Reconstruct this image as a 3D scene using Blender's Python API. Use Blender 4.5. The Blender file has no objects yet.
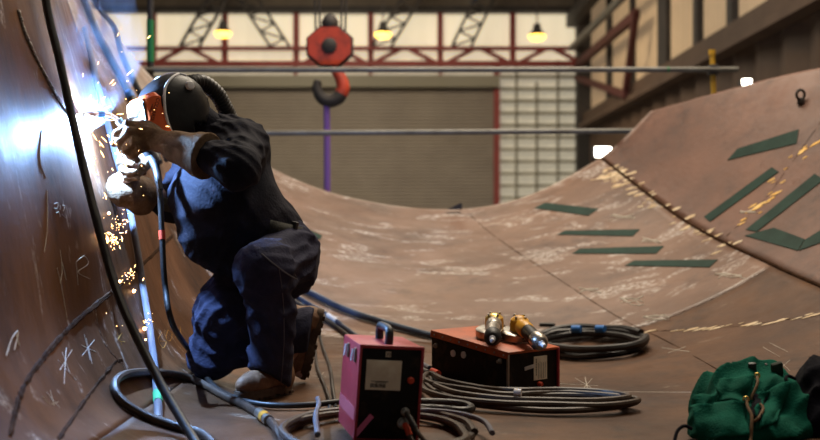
import bpy, bmesh, math, random
import numpy as np
from mathutils import Vector, Matrix, noise
from mathutils.bvhtree import BVHTree
random.seed(7); rng = np.random.default_rng(7)
PI = math.pi
SC = bpy.context.scene
COL = SC.collection
F, CX, CY, H = 1050.0, 410.0, 220.0, 0.75          # focal length in pixels, picture centre, eye height

def P(px, py, Y):
    return Vector(((px-CX)/F*Y, Y, H-(py-CY)/F*Y))

# ------------------------------------------------------------------ objects
def tag(o, label=None, cat=None, group=None, kind=None):
    if label: o['label'] = label
    if cat: o['category'] = cat
    if group: o['group'] = group
    if kind: o['kind'] = kind
    return o

def thing(name, label, cat, loc=(0, 0, 0), group=None):
    o = bpy.data.objects.new(name, None); COL.objects.link(o)
    o.location = loc; o.empty_display_size = .05
    return tag(o, label, cat, group)

def mesh_obj(name, verts, faces, mat, parent=None, smooth=True, angle=None):
    me = bpy.data.meshes.new(name)
    me.from_pydata([tuple(v) for v in verts], [], [tuple(int(i) for i in f) for f in faces])
    me.validate(); me.update()
    if smooth:
        me.polygons.foreach_set('use_smooth', [True]*len(me.polygons))
        if angle: me.set_sharp_from_angle(angle=math.radians(angle))
    if mat: me.materials.append(mat)
    o = bpy.data.objects.new(name, me); COL.objects.link(o)
    if parent: put_under(o, parent)
    return o

def put_under(o, parent):
    o.parent = parent
    o.matrix_parent_inverse = Matrix.Translation(-parent.location)      # meshes are built in world space

def copy_tree(o, parent=None):
    c = o.copy(); COL.objects.link(c)
    if parent: c.parent = parent
    for ch in list(o.children): copy_tree(ch, c)
    return c

class MB:
    def __init__(s): s.v, s.f = [], []
    def add(s, v, f, M=None):
        n = len(s.v)
        s.v += [(M @ Vector(p)) if M else Vector(p) for p in v]
        s.f += [[i+n for i in q] for q in f]
        return s
    def box(s, size, M=None, c=(0, 0, 0), bev=0.0, seg=2):
        bm = bmesh.new(); bmesh.ops.create_cube(bm, size=1)
        for v in bm.verts:
            v.co = Vector((v.co.x*size[0]+c[0], v.co.y*size[1]+c[1], v.co.z*size[2]+c[2]))
        if bev: bmesh.ops.bevel(bm, geom=bm.edges[:], offset=bev, segments=seg, affect='EDGES', profile=.5)
        bm.verts.index_update()
        s.add([v.co.copy() for v in bm.verts], [[v.index for v in f.verts] for f in bm.faces], M); bm.free()
        return s
    def sphere(s, c, r, M=None, u=14, w=10, sc=(1, 1, 1)):
        bm = bmesh.new(); bmesh.ops.create_uvsphere(bm, u_segments=u, v_segments=w, radius=r)
        bm.verts.index_update()
        s.add([Vector((v.co.x*sc[0]+c[0], v.co.y*sc[1]+c[1], v.co.z*sc[2]+c[2])) for v in bm.verts], [[v.index for v in f.verts] for f in bm.faces], M); bm.free()
        return s
    def tube(s, pts, r, n=10, M=None, closed=False, caps=True):
        pts = [Vector(p) for p in pts]; k = len(pts)
        rr = r if hasattr(r, '__len__') else [r]*k
        T = []
        for i in range(k):
            a = pts[(i-1) % k] if (closed or i > 0) else pts[i]
            b = pts[(i+1) % k] if (closed or i < k-1) else pts[i]
            t = (b-a); T.append(t.normalized() if t.length > 1e-9 else Vector((0, 0, 1)))
        up = Vector((0, 0, 1)) if abs(T[0].z) < .9 else Vector((1, 0, 0))
        N = (up - T[0]*up.dot(T[0])).normalized()
        v, f = [], []
        for i in range(k):
            N = N - T[i]*N.dot(T[i])
            N = N.normalized() if N.length > 1e-6 else T[i].orthogonal().normalized()
            B = T[i].cross(N)
            for j in range(n):
                a = 2*PI*j/n
                v.append(pts[i] + (N*math.cos(a)+B*math.sin(a))*rr[i])
        for i in range(k if closed else k-1):
            for j in range(n):
                a, b = i*n+j, i*n+(j+1) % n
                c, d = ((i+1) % k)*n+(j+1) % n, ((i+1) % k)*n+j
                f.append([a, b, c, d])
        if caps and not closed:
            f.append(list(range(n))[::-1]); f.append([(k-1)*n+j for j in range(n)])
        return s.add(v, f, M)
    def bar(s, a, b, r, n=10, M=None): return s.tube([a, b], r, n, M)
    def beam(s, a, b, w, h, up=(0, 0, 1)):
        a, b, up = Vector(a), Vector(b), Vector(up); t = (b-a).normalized()
        if abs(t.dot(up)) > .95: up = Vector((0, 1, 0))
        n = t.cross(up).normalized(); u = n.cross(t)
        v = [p + n*(sx*w/2)+u*(sz*h/2) for p in (a, b) for sx, sz in ((-1, -1), (1, -1), (1, 1), (-1, 1))]
        return s.add(v, [[3, 2, 1, 0], [4, 5, 6, 7], [0, 1, 5, 4], [1, 2, 6, 5], [2, 3, 7, 6], [3, 0, 4, 7]])
    def lathe(s, prof, M=None, n=20):
        v, f = [], []
        for r, z in prof:
            for j in range(n):
                a = 2*PI*j/n; v.append((r*math.cos(a), r*math.sin(a), z))
        for i in range(len(prof)-1):
            for j in range(n): f.append([i*n+j, i*n+(j+1) % n, (i+1)*n+(j+1) % n, (i+1)*n+j])
        f.append(list(range(n))[::-1]); f.append([(len(prof)-1)*n+j for j in range(n)])
        return s.add(v, f, M)
    def prism(s, poly, z0, z1, M=None):
        n = len(poly)
        v = [(x, y, z0) for x, y in poly]+[(x, y, z1) for x, y in poly]
        f = [list(range(n))[::-1], [n+i for i in range(n)]]+[[i, (i+1) % n, n+(i+1) % n, n+i] for i in range(n)]
        return s.add(v, f, M)
    def build(s, name, mat, parent=None, smooth=True, angle=40):
        return mesh_obj(name, s.v, s.f, mat, parent, smooth, angle)

def spline(pts, per=8, closed=False):
    pts = [Vector(p) for p in pts]; n = len(pts); out = []
    for i in range(n if closed else n-1):
        if closed: a, b, c, d = pts[(i-1) % n], pts[i], pts[(i+1) % n], pts[(i+2) % n]
        else: a, b, c, d = pts[max(i-1, 0)], pts[i], pts[i+1], pts[min(i+2, n-1)]
        for k in range(per):
            t = k/per
            out.append(.5*((2*b)+(c-a)*t+(2*a-5*b+4*c-d)*t*t+(3*b-a-3*c+d)*t**3))
    if not closed: out.append(pts[-1])
    return out

def frame(fwd, up, org):
    """x = fwd, z ~ up"""
    x = Vector(fwd).normalized(); y = Vector(up).cross(x).normalized(); z = x.cross(y)
    M = Matrix((x, y, z)).transposed().to_4x4(); M.translation = Vector(org); return M

def text_mesh(mb, body, size, M, depth=.0006):
    cu = bpy.data.curves.new('t', 'FONT'); cu.body = body; cu.size = size; cu.extrude = depth; cu.align_x = 'CENTER'; cu.align_y = 'CENTER'
    o = bpy.data.objects.new('t', cu); COL.objects.link(o)
    dg = bpy.context.evaluated_depsgraph_get(); dg.update()
    me = bpy.data.meshes.new_from_object(o.evaluated_get(dg))
    mb.add([v.co.copy() for v in me.vertices], [list(p.vertices) for p in me.polygons], M)
    bpy.data.objects.remove(o); bpy.data.meshes.remove(me)

# ------------------------------------------------------------------ signed-distance modelling
def surfnets(V, org, h):
    nx, ny, nz = V.shape
    acc = np.zeros((nx-1, ny-1, nz-1, 3)); cnt = np.zeros((nx-1, ny-1, nz-1))
    for ax in range(3):
        for o1 in (0, 1):
            for o2 in (0, 1):
                o = [0, 0, 0]; oth = [a for a in range(3) if a != ax]
                o[oth[0]], o[oth[1]] = o1, o2
                sl = lambda off: tuple(slice(off[a], V.shape[a]-1+off[a]) for a in range(3))
                a = V[sl(o)]; e = list(o); e[ax] += 1; b = V[sl(e)]
                m = (a < 0) != (b < 0)
                t = np.where(m, a/np.where(m, a-b, 1), 0)
                cnt += m
                for c in range(3): acc[..., c] += np.where(m, (t if c == ax else o[c]), 0)
    act = cnt > 0
    idx = np.full(act.shape, -1, int); idx[act] = np.arange(act.sum())
    I = np.argwhere(act)
    verts = (I + acc[act]/cnt[act][:, None])*h + org
    faces = []
    for ax in range(3):
        b, c = [(1, 2), (2, 0), (0, 1)][ax]
        s0 = [slice(None)]*3; s1 = [slice(None)]*3
        s0[ax] = slice(0, -1); s1[ax] = slice(1, None)
        A, B = V[tuple(s0)] < 0, V[tuple(s1)] < 0
        E = np.argwhere(A != B)
        ok = (E[:, b] > 0) & (E[:, c] > 0) & (E[:, b] < V.shape[b]-1) & (E[:, c] < V.shape[c]-1)
        E = E[ok]; flip = A[tuple(E.T)]
        def cell(db, dc):
            q = E.copy(); q[:, b] += db; q[:, c] += dc; return idx[tuple(q.T)]
        Q = np.stack([cell(-1, -1), cell(0, -1), cell(0, 0), cell(-1, 0)], 1)
        Q = np.where(flip[:, None], Q, Q[:, ::-1])
        faces.append(Q)
    return verts, np.concatenate(faces)

def cap(a, ra, b, rb=None): return ('c', np.array(a, float), ra, np.array(b, float), ra if rb is None else rb)
def ball(a, r): return ('c', np.array(a, float), r, np.array(a, float)+1e-5, r)
def ell(c, rad, R=None): return ('e', np.array(c, float), np.array(rad, float), np.eye(3) if R is None else np.array(R))

def chain(pts, rs): return [cap(pts[i], rs[i], pts[i+1], rs[i+1]) for i in range(len(pts)-1)]

def sdf_eval(prims, X, k):
    d = None
    for p in prims:
        if p[0] == 'c':
            _, a, ra, b, rb = p; ba = b-a; q = X-a
            t = np.clip((q@ba)/max(ba@ba, 1e-12), 0, 1)
            e = np.linalg.norm(q-t[..., None]*ba, axis=-1)-(ra+t*(rb-ra))
        else:
            _, c, r, R = p; q = (X-c)@R
            k0 = np.linalg.norm(q/r, axis=-1); k1 = np.linalg.norm(q/(r*r), axis=-1)
            e = k0*(k0-1)/np.maximum(k1, 1e-9)
        if d is None: d = e
        else:
            h = np.maximum(k-np.abs(d-e), 0)/k
            d = np.minimum(d, e)-h*h*k*.25
    return d

def sdf_mesh(prims, vox=.008, k=.04, disp=None, clips=(), pad=.03, cut=()):
    lo = np.full(3, 1e9); hi = -lo
    for p in prims:
        if p[0] == 'c':
            for c, r in ((p[1], p[2]), (p[3], p[4])): lo = np.minimum(lo, c-r); hi = np.maximum(hi, c+r)
        else:
            r = max(p[2]); lo = np.minimum(lo, p[1]-r); hi = np.maximum(hi, p[1]+r)
    lo -= pad; hi += pad
    n = np.ceil((hi-lo)/vox).astype(int)+1
    g = np.stack(np.meshgrid(*[lo[i]+vox*np.arange(n[i]) for i in range(3)], indexing='ij'), -1)
    d = sdf_eval(prims, g, k)
    if disp is not None: d = d-disp(g)
    for p0, nn, *xm in clips:
        e = (g-np.array(p0))@np.array(Vector(nn).normalized())
        if xm: e = np.where(g[..., 0] > xm[0], e, -1)
        d = np.maximum(d, e)
    for c in cut: d = np.maximum(d, -c(g))
    return surfnets(d, lo, vox)

def wr(amp, freq, dirs, ph=0.):
    """cloth folds: ridged, domain-warped waves along given directions"""
    def f(g):
        x, y, z = g[..., 0], g[..., 1], g[..., 2]; out = 0
        for i, (d, a) in enumerate(dirs):
            u = (x*d[0]+y*d[1]+z*d[2])*freq
            w = 1.3*np.sin(x*11+ph+i)+1.1*np.sin(y*13+2*ph+i*2)+1.2*np.sin(z*9.5+i*1.7+ph)
            m = .5+.5*np.sin(x*7-z*8+y*6+i*2.1+ph)
            s = np.sin(u+w*1.4)
            out = out+a*m*(1-2*np.abs(s))*.5
        return amp*out
    return f

# ------------------------------------------------------------------ materials
def mat(name, col, rough=.6, metal=0., col2=None, nscale=8., bump=0., bscale=60., emit=None, estr=0., stretch=(1, 1, 1), spec=.5, ramp=(.35, .65), edge=None):
    m = bpy.data.materials.new(name); m.use_nodes = True; nt = m.node_tree; N, L = nt.nodes, nt.links
    b = N['Principled BSDF']
    b.inputs['Base Color'].default_value = (*col, 1); b.inputs['Roughness'].default_value = rough; b.inputs['Metallic'].default_value = metal
    b.inputs['Specular IOR Level'].default_value = spec
    tc = N.new('ShaderNodeTexCoord'); mp = N.new('ShaderNodeMapping'); mp.inputs['Scale'].default_value = stretch
    L.new(tc.outputs['Object'], mp.inputs['Vector'])
    if col2:
        n = N.new('ShaderNodeTexNoise'); n.inputs['Scale'].default_value = nscale; n.inputs['Detail'].default_value = 6; n.inputs['Roughness'].default_value = .65
        L.new(mp.outputs[0], n.inputs['Vector'])
        r = N.new('ShaderNodeValToRGB'); r.color_ramp.elements[0].position = ramp[0]; r.color_ramp.elements[1].position = ramp[1]
        r.color_ramp.elements[0].color = (*col, 1); r.color_ramp.elements[1].color = (*col2, 1)
        L.new(n.outputs['Fac'], r.inputs[0]); L.new(r.outputs[0], b.inputs['Base Color'])
    if bump:
        n2 = N.new('ShaderNodeTexNoise'); n2.inputs['Scale'].default_value = bscale; n2.inputs['Detail'].default_value = 4
        L.new(mp.outputs[0], n2.inputs['Vector'])
        bp = N.new('ShaderNodeBump'); bp.inputs['Strength'].default_value = bump; bp.inputs['Distance'].default_value = .01
        L.new(n2.outputs['Fac'], bp.inputs['Height']); L.new(bp.outputs[0], b.inputs['Normal'])
    if emit:
        b.inputs['Emission Color'].default_value = (*emit, 1); b.inputs['Emission Strength'].default_value = estr
    return m

def hull_mat(name, c1, c2, scuff, sc_scale, sc_lo, dark, rough=.45, streak=(1, 1, 1), sc_stretch=(1, 1, 1), bump=.25, spec=.5):
    m = bpy.data.materials.new(name); m.use_nodes = True; nt = m.node_tree; N, L = nt.nodes, nt.links
    b = N['Principled BSDF']; tc = N.new('ShaderNodeTexCoord')
    def nz(scale, st, det=5, ro=.6, off=(0, 0, 0), dist=0.):
        mp = N.new('ShaderNodeMapping'); mp.inputs['Scale'].default_value = st; mp.inputs['Location'].default_value = off
        L.new(tc.outputs['Object'], mp.inputs['Vector'])
        n = N.new('ShaderNodeTexNoise'); n.inputs['Scale'].default_value = scale; n.inputs['Detail'].default_value = det; n.inputs['Roughness'].default_value = ro
        n.inputs['Distortion'].default_value = dist
        L.new(mp.outputs[0], n.inputs['Vector']); return n.outputs['Fac']
    def mr(s, a, c, lo=0, hi=1):
        r = N.new('ShaderNodeMapRange'); r.inputs[1].default_value = a; r.inputs[2].default_value = c; r.inputs[3].default_value = lo; r.inputs[4].default_value = hi
        L.new(s, r.inputs[0]); return r.outputs[0]
    def mul(a, c):
        x = N.new('ShaderNodeMath'); x.operation = 'MULTIPLY'; L.new(a, x.inputs[0]); L.new(c, x.inputs[1]); return x.outputs[0]
    def mix(fac, a, c):
        x = N.new('ShaderNodeMix'); x.data_type = 'RGBA'; L.new(fac, x.inputs[0])
        for s, i in ((a, 6), (c, 7)):
            if isinstance(s, tuple): x.inputs[i].default_value = (*s, 1)
            else: L.new(s, x.inputs[i])
        return x.outputs[2]
    c = mix(mr(nz(1.6, streak, 6), .35, .68), c1, c2)
    c = mix(mul(mr(nz(2.3, streak, 5, .7, (3, 1, 7)), .48, .68, 0, .85), mr(nz(14, streak, 3, .6, (1, 5, 2)), .4, .6, .3, 1)), c, dark)
    fine = mr(nz(30, sc_stretch, 5, .75, (2, 8, 1)), .46, .62)
    sc = mul(mr(nz(sc_scale, sc_stretch, 3, .6, (9, 4, 2), .8), sc_lo, sc_lo+.07), fine)
    c = mix(mr(sc, 0, 1, 0, .75), c, scuff)
    L.new(c, b.inputs['Base Color'])
    ro = mr(nz(5, streak, 5, .7), .3, .7, rough-.12, rough+.15); L.new(ro, b.inputs['Roughness'])
    b.inputs['Specular IOR Level'].default_value = spec
    bp = N.new('ShaderNodeBump'); bp.inputs['Strength'].default_value = bump; bp.inputs['Distance'].default_value = .01
    L.new(nz(38, streak, 5, .7), bp.inputs['Height']); L.new(bp.outputs[0], b.inputs['Normal'])
    return m

M = {}
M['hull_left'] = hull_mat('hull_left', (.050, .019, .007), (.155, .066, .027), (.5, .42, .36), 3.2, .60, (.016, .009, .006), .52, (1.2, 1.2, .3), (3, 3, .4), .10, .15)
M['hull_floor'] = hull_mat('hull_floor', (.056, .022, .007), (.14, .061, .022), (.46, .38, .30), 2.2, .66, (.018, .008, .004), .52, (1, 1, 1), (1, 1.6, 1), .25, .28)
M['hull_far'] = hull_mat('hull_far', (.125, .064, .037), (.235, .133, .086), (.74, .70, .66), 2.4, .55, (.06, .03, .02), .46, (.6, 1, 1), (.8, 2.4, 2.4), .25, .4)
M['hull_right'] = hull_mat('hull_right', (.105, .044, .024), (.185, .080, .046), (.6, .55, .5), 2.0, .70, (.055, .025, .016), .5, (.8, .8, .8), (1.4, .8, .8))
M['seam'] = mat('seam', (.022, .010, .005), .9, 0, (.06, .029, .014), 25, .6, 80, spec=.05)
M['bead'] = mat('bead', (.09, .07, .06), .35, .7, (.3, .26, .22), 60, .6, 120)
M['chalk'] = mat('chalk', (.55, .50, .43), .95)
M['chalk_yellow'] = mat('chalk_yellow', (.45, .24, .05), .95)
M['flake'] = mat('flake', (.75, .63, .45), .8, 0, (.55, .38, .2), 12)
M['glint_yellow'] = mat('glint_yellow', (.85, .45, .05), .6, 0, (.9, .6, .2), 10)  # colour of the yellow glints put on the right plate
M['tape'] = mat('tape', (.006, .026, .018), .7, 0, (.012, .042, .03), 6, .2, 50, spec=.2)
M['navy'] = mat('navy', (.007, .008, .015), .85, 0, (.016, .015, .024), 7, .35, 90, spec=.15)
M['trouser'] = mat('trouser', (.018, .019, .040), .85, 0, (.034, .034, .060), 8, .4, 80, spec=.15)
M['stitch'] = mat('stitch', (.09, .085, .1), .9)
M['leather'] = mat('leather', (.085, .052, .028), .85, 0, (.21, .14, .085), 10, .5, 90, spec=.15)
M['boot'] = mat('boot', (.13, .060, .028), .65, 0, (.26, .135, .065), 16, .35, 60)
M['sole'] = mat('sole', (.06, .036, .022), .8, 0, (.12, .075, .045), 25, .3, 60)
M['black'] = mat('black', (.012, .012, .013), .5, 0, (.025, .025, .026), 20, .15, 60)
M['shell'] = mat('shell', (.008, .008, .009), .45, 0, (.014, .014, .015), 30, .05, 80, spec=.35)
M['rim'] = mat('rim', (.75, .75, .77), .4, .1)  # pale trim; on the helmet beads it stands for arc light
M['orange'] = mat('orange', (.80, .15, .03), .42, 0, (.72, .12, .025), 9, .05)
M['lens'] = mat('lens', (.45, .5, .58), .12, .75)
M['ink'] = mat('ink', (.02, .015, .012), .7)
M['skin'] = mat('skin', (.5, .3, .22), .55, 0, (.56, .34, .26), 12)
M['webbing'] = mat('webbing', (.016, .016, .012), .85, 0, (.028, .028, .021), 40, .3, 200)
M['steel'] = mat('steel', (.45, .43, .40), .35, .9, (.3, .27, .23), 25, .1, 90)
M['copper'] = mat('copper', (.75, .52, .42), .3, .9, (.6, .4, .3), 30)
M['rubber'] = mat('rubber', (.009, .008, .008), .45, 0, (.026, .021, .018), 9, .1, 60, spec=.4)
M['rubber_brown'] = mat('rubber_brown', (.026, .015, .009), .5, 0, (.075, .045, .027), 7, .2, 60, spec=.4)
M['rubber_blue'] = mat('rubber_blue', (.02, .03, .055), .35, 0, (.04, .06, .10), 9, .1, 60)
M['hose_grey'] = mat('hose_grey', (.07, .07, .095), .6, 0, (.12, .12, .15), 9, .1, 60)
M['red_paint'] = mat('red_paint', (.36, .025, .035), .38, 0, (.45, .05, .06), 5, .1, 40)
M['panel_black'] = mat('panel_black', (.007, .005, .004), .55, 0, (.06, .034, .018), 11, .15, 60, ramp=(.52, .8), spec=.2)
M['lid_orange'] = mat('lid_orange', (.52, .105, .028), .5, 0, (.20, .055, .025), 9, .2, 50, ramp=(.45, .75))
M['label'] = mat('label', (.85, .77, .60), .7, 0, (.66, .54, .38), 14, ramp=(.4, .7))
M['tape_white'] = mat('tape_white', (.75, .72, .68), .6, 0, (.55, .5, .46), 20)
M['tape_blue'] = mat('tape_blue', (.03, .18, .55), .5)
M['tape_red'] = mat('tape_red', (.62, .06, .02), .5)
M['tape_green'] = mat('tape_green', (.02, .32, .12), .6)
M['band'] = mat('band', (.48, .09, .11), .5)
M['pink'] = mat('pink', (.75, .15, .30), .6)
M['yellow'] = mat('yellow', (.72, .36, .02), .4, 0, (.5, .22, .02), 18, ramp=(.45, .8))
M['brass'] = mat('brass', (.75, .52, .15), .3, .9)
M['canvas'] = mat('canvas', (.003, .070, .045), .9, 0, (.006, .115, .075), 7, .5, 140, spec=.1)
M['cord'] = mat('cord', (.12, .06, .022), .8, 0, (.2, .11, .045), 60)
M['bag_black'] = mat('bag_black', (.003, .003, .006), .9, 0, (.007, .007, .012), 8, .3, 90, spec=.1)
M['strap_olive'] = mat('strap_olive', (.03, .04, .028), .85)
M['tube_steel'] = mat('tube_steel', (.20, .195, .175), .5, .3, (.13, .12, .10), 6, .1, 60)
M['tube_green'] = mat('tube_green', (.01, .18, .05), .55)
M['tube_yellow'] = mat('tube_yellow', (.75, .42, .03), .5)
M['red_steel'] = mat('red_steel', (.30, .05, .04), .65, 0, (.22, .04, .034), 2)
M['red_dark'] = mat('red_dark', (.10, .022, .018), .7, 0, (.07, .018, .015), 2)
M['dark_steel'] = mat('dark_steel', (.025, .022, .020), .7, 0, (.045, .035, .03), 2)
M['hook_red'] = mat('hook_red', (.55, .06, .025), .5, 0, (.18, .03, .02), 7, .2, 20, ramp=(.45, .7))
M['sling'] = mat('sling', (.19, .09, .38), .8)
M['door'] = mat('door', (.30, .255, .20), .6, 0, (.25, .21, .165), 1.2)
M['clad_brown'] = mat('clad_brown', (.075, .042, .026), .7, 0, (.11, .065, .04), 1.5)
M['clad_roof'] = mat('clad_roof', (.14, .11, .08), .8, 0, (.2, .16, .115), 1)
M['girt'] = mat('girt', (.26, .24, .18), .7)
M['translucent'] = mat('translucent', (.75, .66, .48), .6, 0, (.8, .74, .58), .9, emit=(1, .86, .60), estr=.62)
M['translucent_dim'] = mat('translucent_dim', (.5, .45, .33), .6, 0, (.6, .55, .42), .9, emit=(1, .9, .68), estr=.30)
M['translucent_side'] = mat('translucent_side', (.40, .28, .16), .6, 0, (.5, .36, .21), .9, emit=(1, .70, .42), estr=.17)
M['concrete'] = mat('concrete', (.16, .15, .14), .8, 0, (.22, .21, .19), 1)
M['lamp_glow'] = mat('lamp_glow', (1, .7, .2), .5, emit=(1, .55, .08), estr=5)
M['flood_glow'] = mat('flood_glow', (1, 1, 1), .5, emit=(1, .93, .8), estr=14)
M['arc'] = mat('arc', (1, 1, 1), .5, emit=(.62, .76, 1), estr=160)
M['spark'] = mat('spark', (1, .6, .3), .5, emit=(1, .50, .16), estr=16)

# ------------------------------------------------------------------ the hull: a lofted steel shell
ROWS = [
 (2.30, [(-1.75, 2.6), (-1.52, 1.7), (-1.36, .85), (-1.20, .28), (-.85, .02), (0, 0), (1.2, 0), (2.2, .10), (3.4, .60)]),
 (3.58, [(-1.73, 2.6), (-1.50, 1.7), (-1.30, .85), (-1.17, .28), (-.85, .02), (0, 0), (1.2, 0), (2.2, .15), (3.4, .75)]),
 (4.30, [(-1.73, 2.6), (-1.50, 1.7), (-1.275, .85), (-1.135, .28), (-.85, .02), (0, 0), (1.2, 0), (2.1, .12), (3.3, .75)]),
 (5.40, [(-2.0, 2.6), (-1.70, 1.7), (-1.42, .90), (-1.20, .30), (-.85, .03), (0, 0), (1.2, 0), (2.3, .31), (3.3, 1.1)]),
 (6.50, [(-2.5, 2.9), (-2.05, 1.9), (-1.62, 1.05), (-1.25, .42), (-.80, .08), (0, 0), (1.1, .0), (2.25, .47), (3.4, 1.5)]),
 (7.80, [(-2.9, 3.1), (-2.3, 2.2), (-1.75, 1.4), (-1.25, .80), (-.66, .46), (.1, .36), (1.0, .44), (2.05, .74), (3.2, 1.9)]),
 (9.20, [(-2.81, 2.68), (-2.28, 2.02), (-1.71, 1.52), (-1.14, 1.17), (-.53, .95), (.26, .846), (.965, .94), (1.67, 1.30), (2.11, 1.706)]),
]
def cr(a, b, c, d, t): return .5*((2*b)+(c-a)*t+(2*a-5*b+4*c-d)*t*t+(3*b-a-3*c+d)*t**3)
CTRL = np.array([[[x, Y, z] for x, z in r] for Y, r in ROWS])
def S(u, v):
    nu, nv = CTRL.shape[1]-1, CTRL.shape[0]-1
    iu, iv = min(int(u), nu-1), min(int(v), nv-1); fu, fv = u-iu, v-iv
    q = []
    for dv in (-1, 0, 1, 2):
        r = CTRL[min(max(iv+dv, 0), nv)]
        q.append(cr(r[max(iu-1, 0)], r[iu], r[iu+1], r[min(iu+2, nu)], fu))
    return cr(*q, fv)

def patch(name, u0, u1, v0, v1, m, nu, nv, mark=True):
    vs, fs = [], []
    for j in range(nv+1):
        for i in range(nu+1): vs.append(S(u0+(u1-u0)*i/nu, v0+(v1-v0)*j/nv))
    for j in range(nv):
        for i in range(nu):
            a = j*(nu+1)+i; fs.append([a, a+1, a+nu+2, a+nu+1])
    ALLV.append((vs, fs))
    o = mesh_obj(name, vs, fs, m)
    sd = o.modifiers.new('plate', 'SOLIDIFY'); sd.thickness = .03; sd.offset = -1
    return tag(o, kind='structure')
ALLV = []
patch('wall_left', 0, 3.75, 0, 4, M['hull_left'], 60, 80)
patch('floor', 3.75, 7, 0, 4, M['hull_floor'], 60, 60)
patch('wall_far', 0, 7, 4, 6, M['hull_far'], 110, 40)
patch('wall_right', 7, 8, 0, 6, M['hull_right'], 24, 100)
vv, ff = [], []
for a, b in ALLV:
    n = len(vv); vv += [Vector(p) for p in a]; ff += [[i+n for i in q] for q in b]
BVH = BVHTree.FromPolygons(vv, ff)
EYE = Vector((0, 0, H))
def hit(px, py, lift=0.):
    d = (P(px, py, 1)-EYE).normalized()
    loc, n, i, dist = BVH.ray_cast(EYE, d)
    if loc is None: return P(px, py, 9.1)
    if n.dot(d) > 0: n = -n
    return loc+n*lift
def hitn(px, py):
    d = (P(px, py, 1)-EYE).normalized(); loc, n, i, dist = BVH.ray_cast(EYE, d)
    if loc is None: return P(px, py, 9.1), Vector((0, 0, 1))
    return loc, (-n if n.dot(d) > 0 else n)
def ground(x, y):
    loc, n, i, d = BVH.ray_cast(Vector((x, y, 2.5)), Vector((0, 0, -1)))
    return loc.z if loc else 0.

def surf_line(pts, per=8, lift=0., jit=0.):
    out = []
    for p in spline([(a, b, 0) for a, b in pts], per):
        q = hit(p.x, p.y, lift)
        if jit: q += Vector((random.uniform(-jit, jit), random.uniform(-jit, jit), random.uniform(-jit, jit)))
        out.append(q)
    return out

# weld seams of the plating
k = 1
def seam(pts, r, m='seam', per=14, jit=.0015):
    global k
    o = MB().tube(surf_line(pts, per, -r*.72, jit), [r*random.uniform(.9, 1.1) for _ in range((len(pts)-1)*per+1)], 8).build('trim_%d' % k, M[m]); k += 1
    return tag(o, kind='structure')
seam([(10, 436), (17, 405), (26, 383), (40, 362), (58, 340), (80, 318), (118, 287), (158, 250), (172, 236)], .017)
seam([(58, 440), (84, 402), (112, 366), (122, 360)], .011)
seam([(95, 303), (98, 325), (106, 346), (120, 362), (128, 372)], .004, 'bead')
tag(MB().tube([Vector(S(7, v)) for v in np.linspace(2.4, 5.97, 60)], .012, 8).build('trim_%d' % k, M['seam']), kind='structure'); k += 1
seam([(470, 215), (500, 240), (560, 280), (620, 318), (680, 348), (760, 395)], .006)
seam([(585, 338), (660, 331), (740, 326), (822, 314)], .006)
seam([(310, 345), (345, 345), (400, 348), (440, 352), (520, 345), (585, 338)], .004)
seam([(722, 240), (760, 205), (790, 165), (822, 120)], .006)
# chain-like fresh weld bead climbing the left wall up to the arc
bp = surf_line([(18, 12), (24, 32), (34, 55), (50, 86), (62, 106), (72, 118)], 14, .002)
mb = MB()
for i, p in enumerate(bp):
    mb.sphere(p, .0085*random.uniform(.8, 1.2), u=8, w=6)
tag(mb.build('trim_%d' % k, M['bead']), kind='structure'); k += 1

# ------------------------------------------------------------------ marks on the plating
def strip(name, corners, m, th=.003, nu=16, nv=4, lift=.002):
    """a flat band stuck on the curved plate, corners in order round"""
    a, b, c, d = [Vector((x, y, 0)) for x, y in corners]
    top, bot = [], []
    for j in range(nv+1):
        for i in range(nu+1):
            s, t = i/nu, j/nv
            p = a.lerp(b, s).lerp(d.lerp(c, s), t)
            q, n = hitn(p.x, p.y)
            top.append(q+n*(lift+th)); bot.append(q+n*lift)
    n = len(top); f = []
    w = nu+1
    for j in range(nv):
        for i in range(nu):
            q = j*w+i; f.append([q, q+1, q+w+1, q+w]); f.append([n+q, n+q+w, n+q+w+1, n+q+1])
    ring = [i for i in range(nu)]+[nu+j*w for j in range(nv)]+[nv*w+nu-i for i in range(nu)]+[(nv-j)*w for j in range(nv)]
    for i in range(len(ring)):
        x, y = ring[i], ring[(i+1) % len(ring)]
        f.append([x, n+x, n+y, y])
    return mesh_obj(name, top+bot, f, m, None, False)
TAPES = [
 ([(545, 203), (598.5, 209), (588.5, 216), (534.5, 208.5)], 'short dark green strip on far plate nearest the wall corner, topmost of the left four'),
 ([(565, 231), (640, 229.6), (633, 236.5), (557.4, 235)], 'dark green strip on far plate, second down of the left four'),
 ([(580, 249), (664, 246.5), (656, 254), (572.5, 254)], 'long dark green strip on far plate, third down of the left four'),
 ([(634, 261), (718, 260), (709.5, 267.6), (625, 266)], 'dark green strip on far plate, lowest and rightmost of the left four'),
 ([(737.5, 149), (799, 129.5), (797, 143.7), (727.6, 160.5)], 'broad dark green strip on right plate, highest of all under the dark lug'),
 ([(772, 167.5), (779, 172), (710, 222), (704, 217)], 'slanting dark green strip on right plate with chalk over its lower end'),
 ([(815, 174), (824, 180), (757, 232), (746, 230)], 'long slanting dark green strip on right plate, cut by the photo edge'),
 ([(774, 228), (805, 239.5), (798, 251), (745, 236)], 'dark green strip forming left half of the V on right plate'),
 ([(805.5, 240), (832, 224), (832, 239), (799, 251)], 'dark green strip forming right half of the V on right plate'),
 ([(300, 226), (322, 236), (320, 240), (299, 231)], 'small green strip on plate just behind the kneeling welder belt'),
]
for c, lb in TAPES:
    tag(strip('tape_strip', c, M['tape']), lb, 'strip', 'dark green strips on the hull plates')

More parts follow.
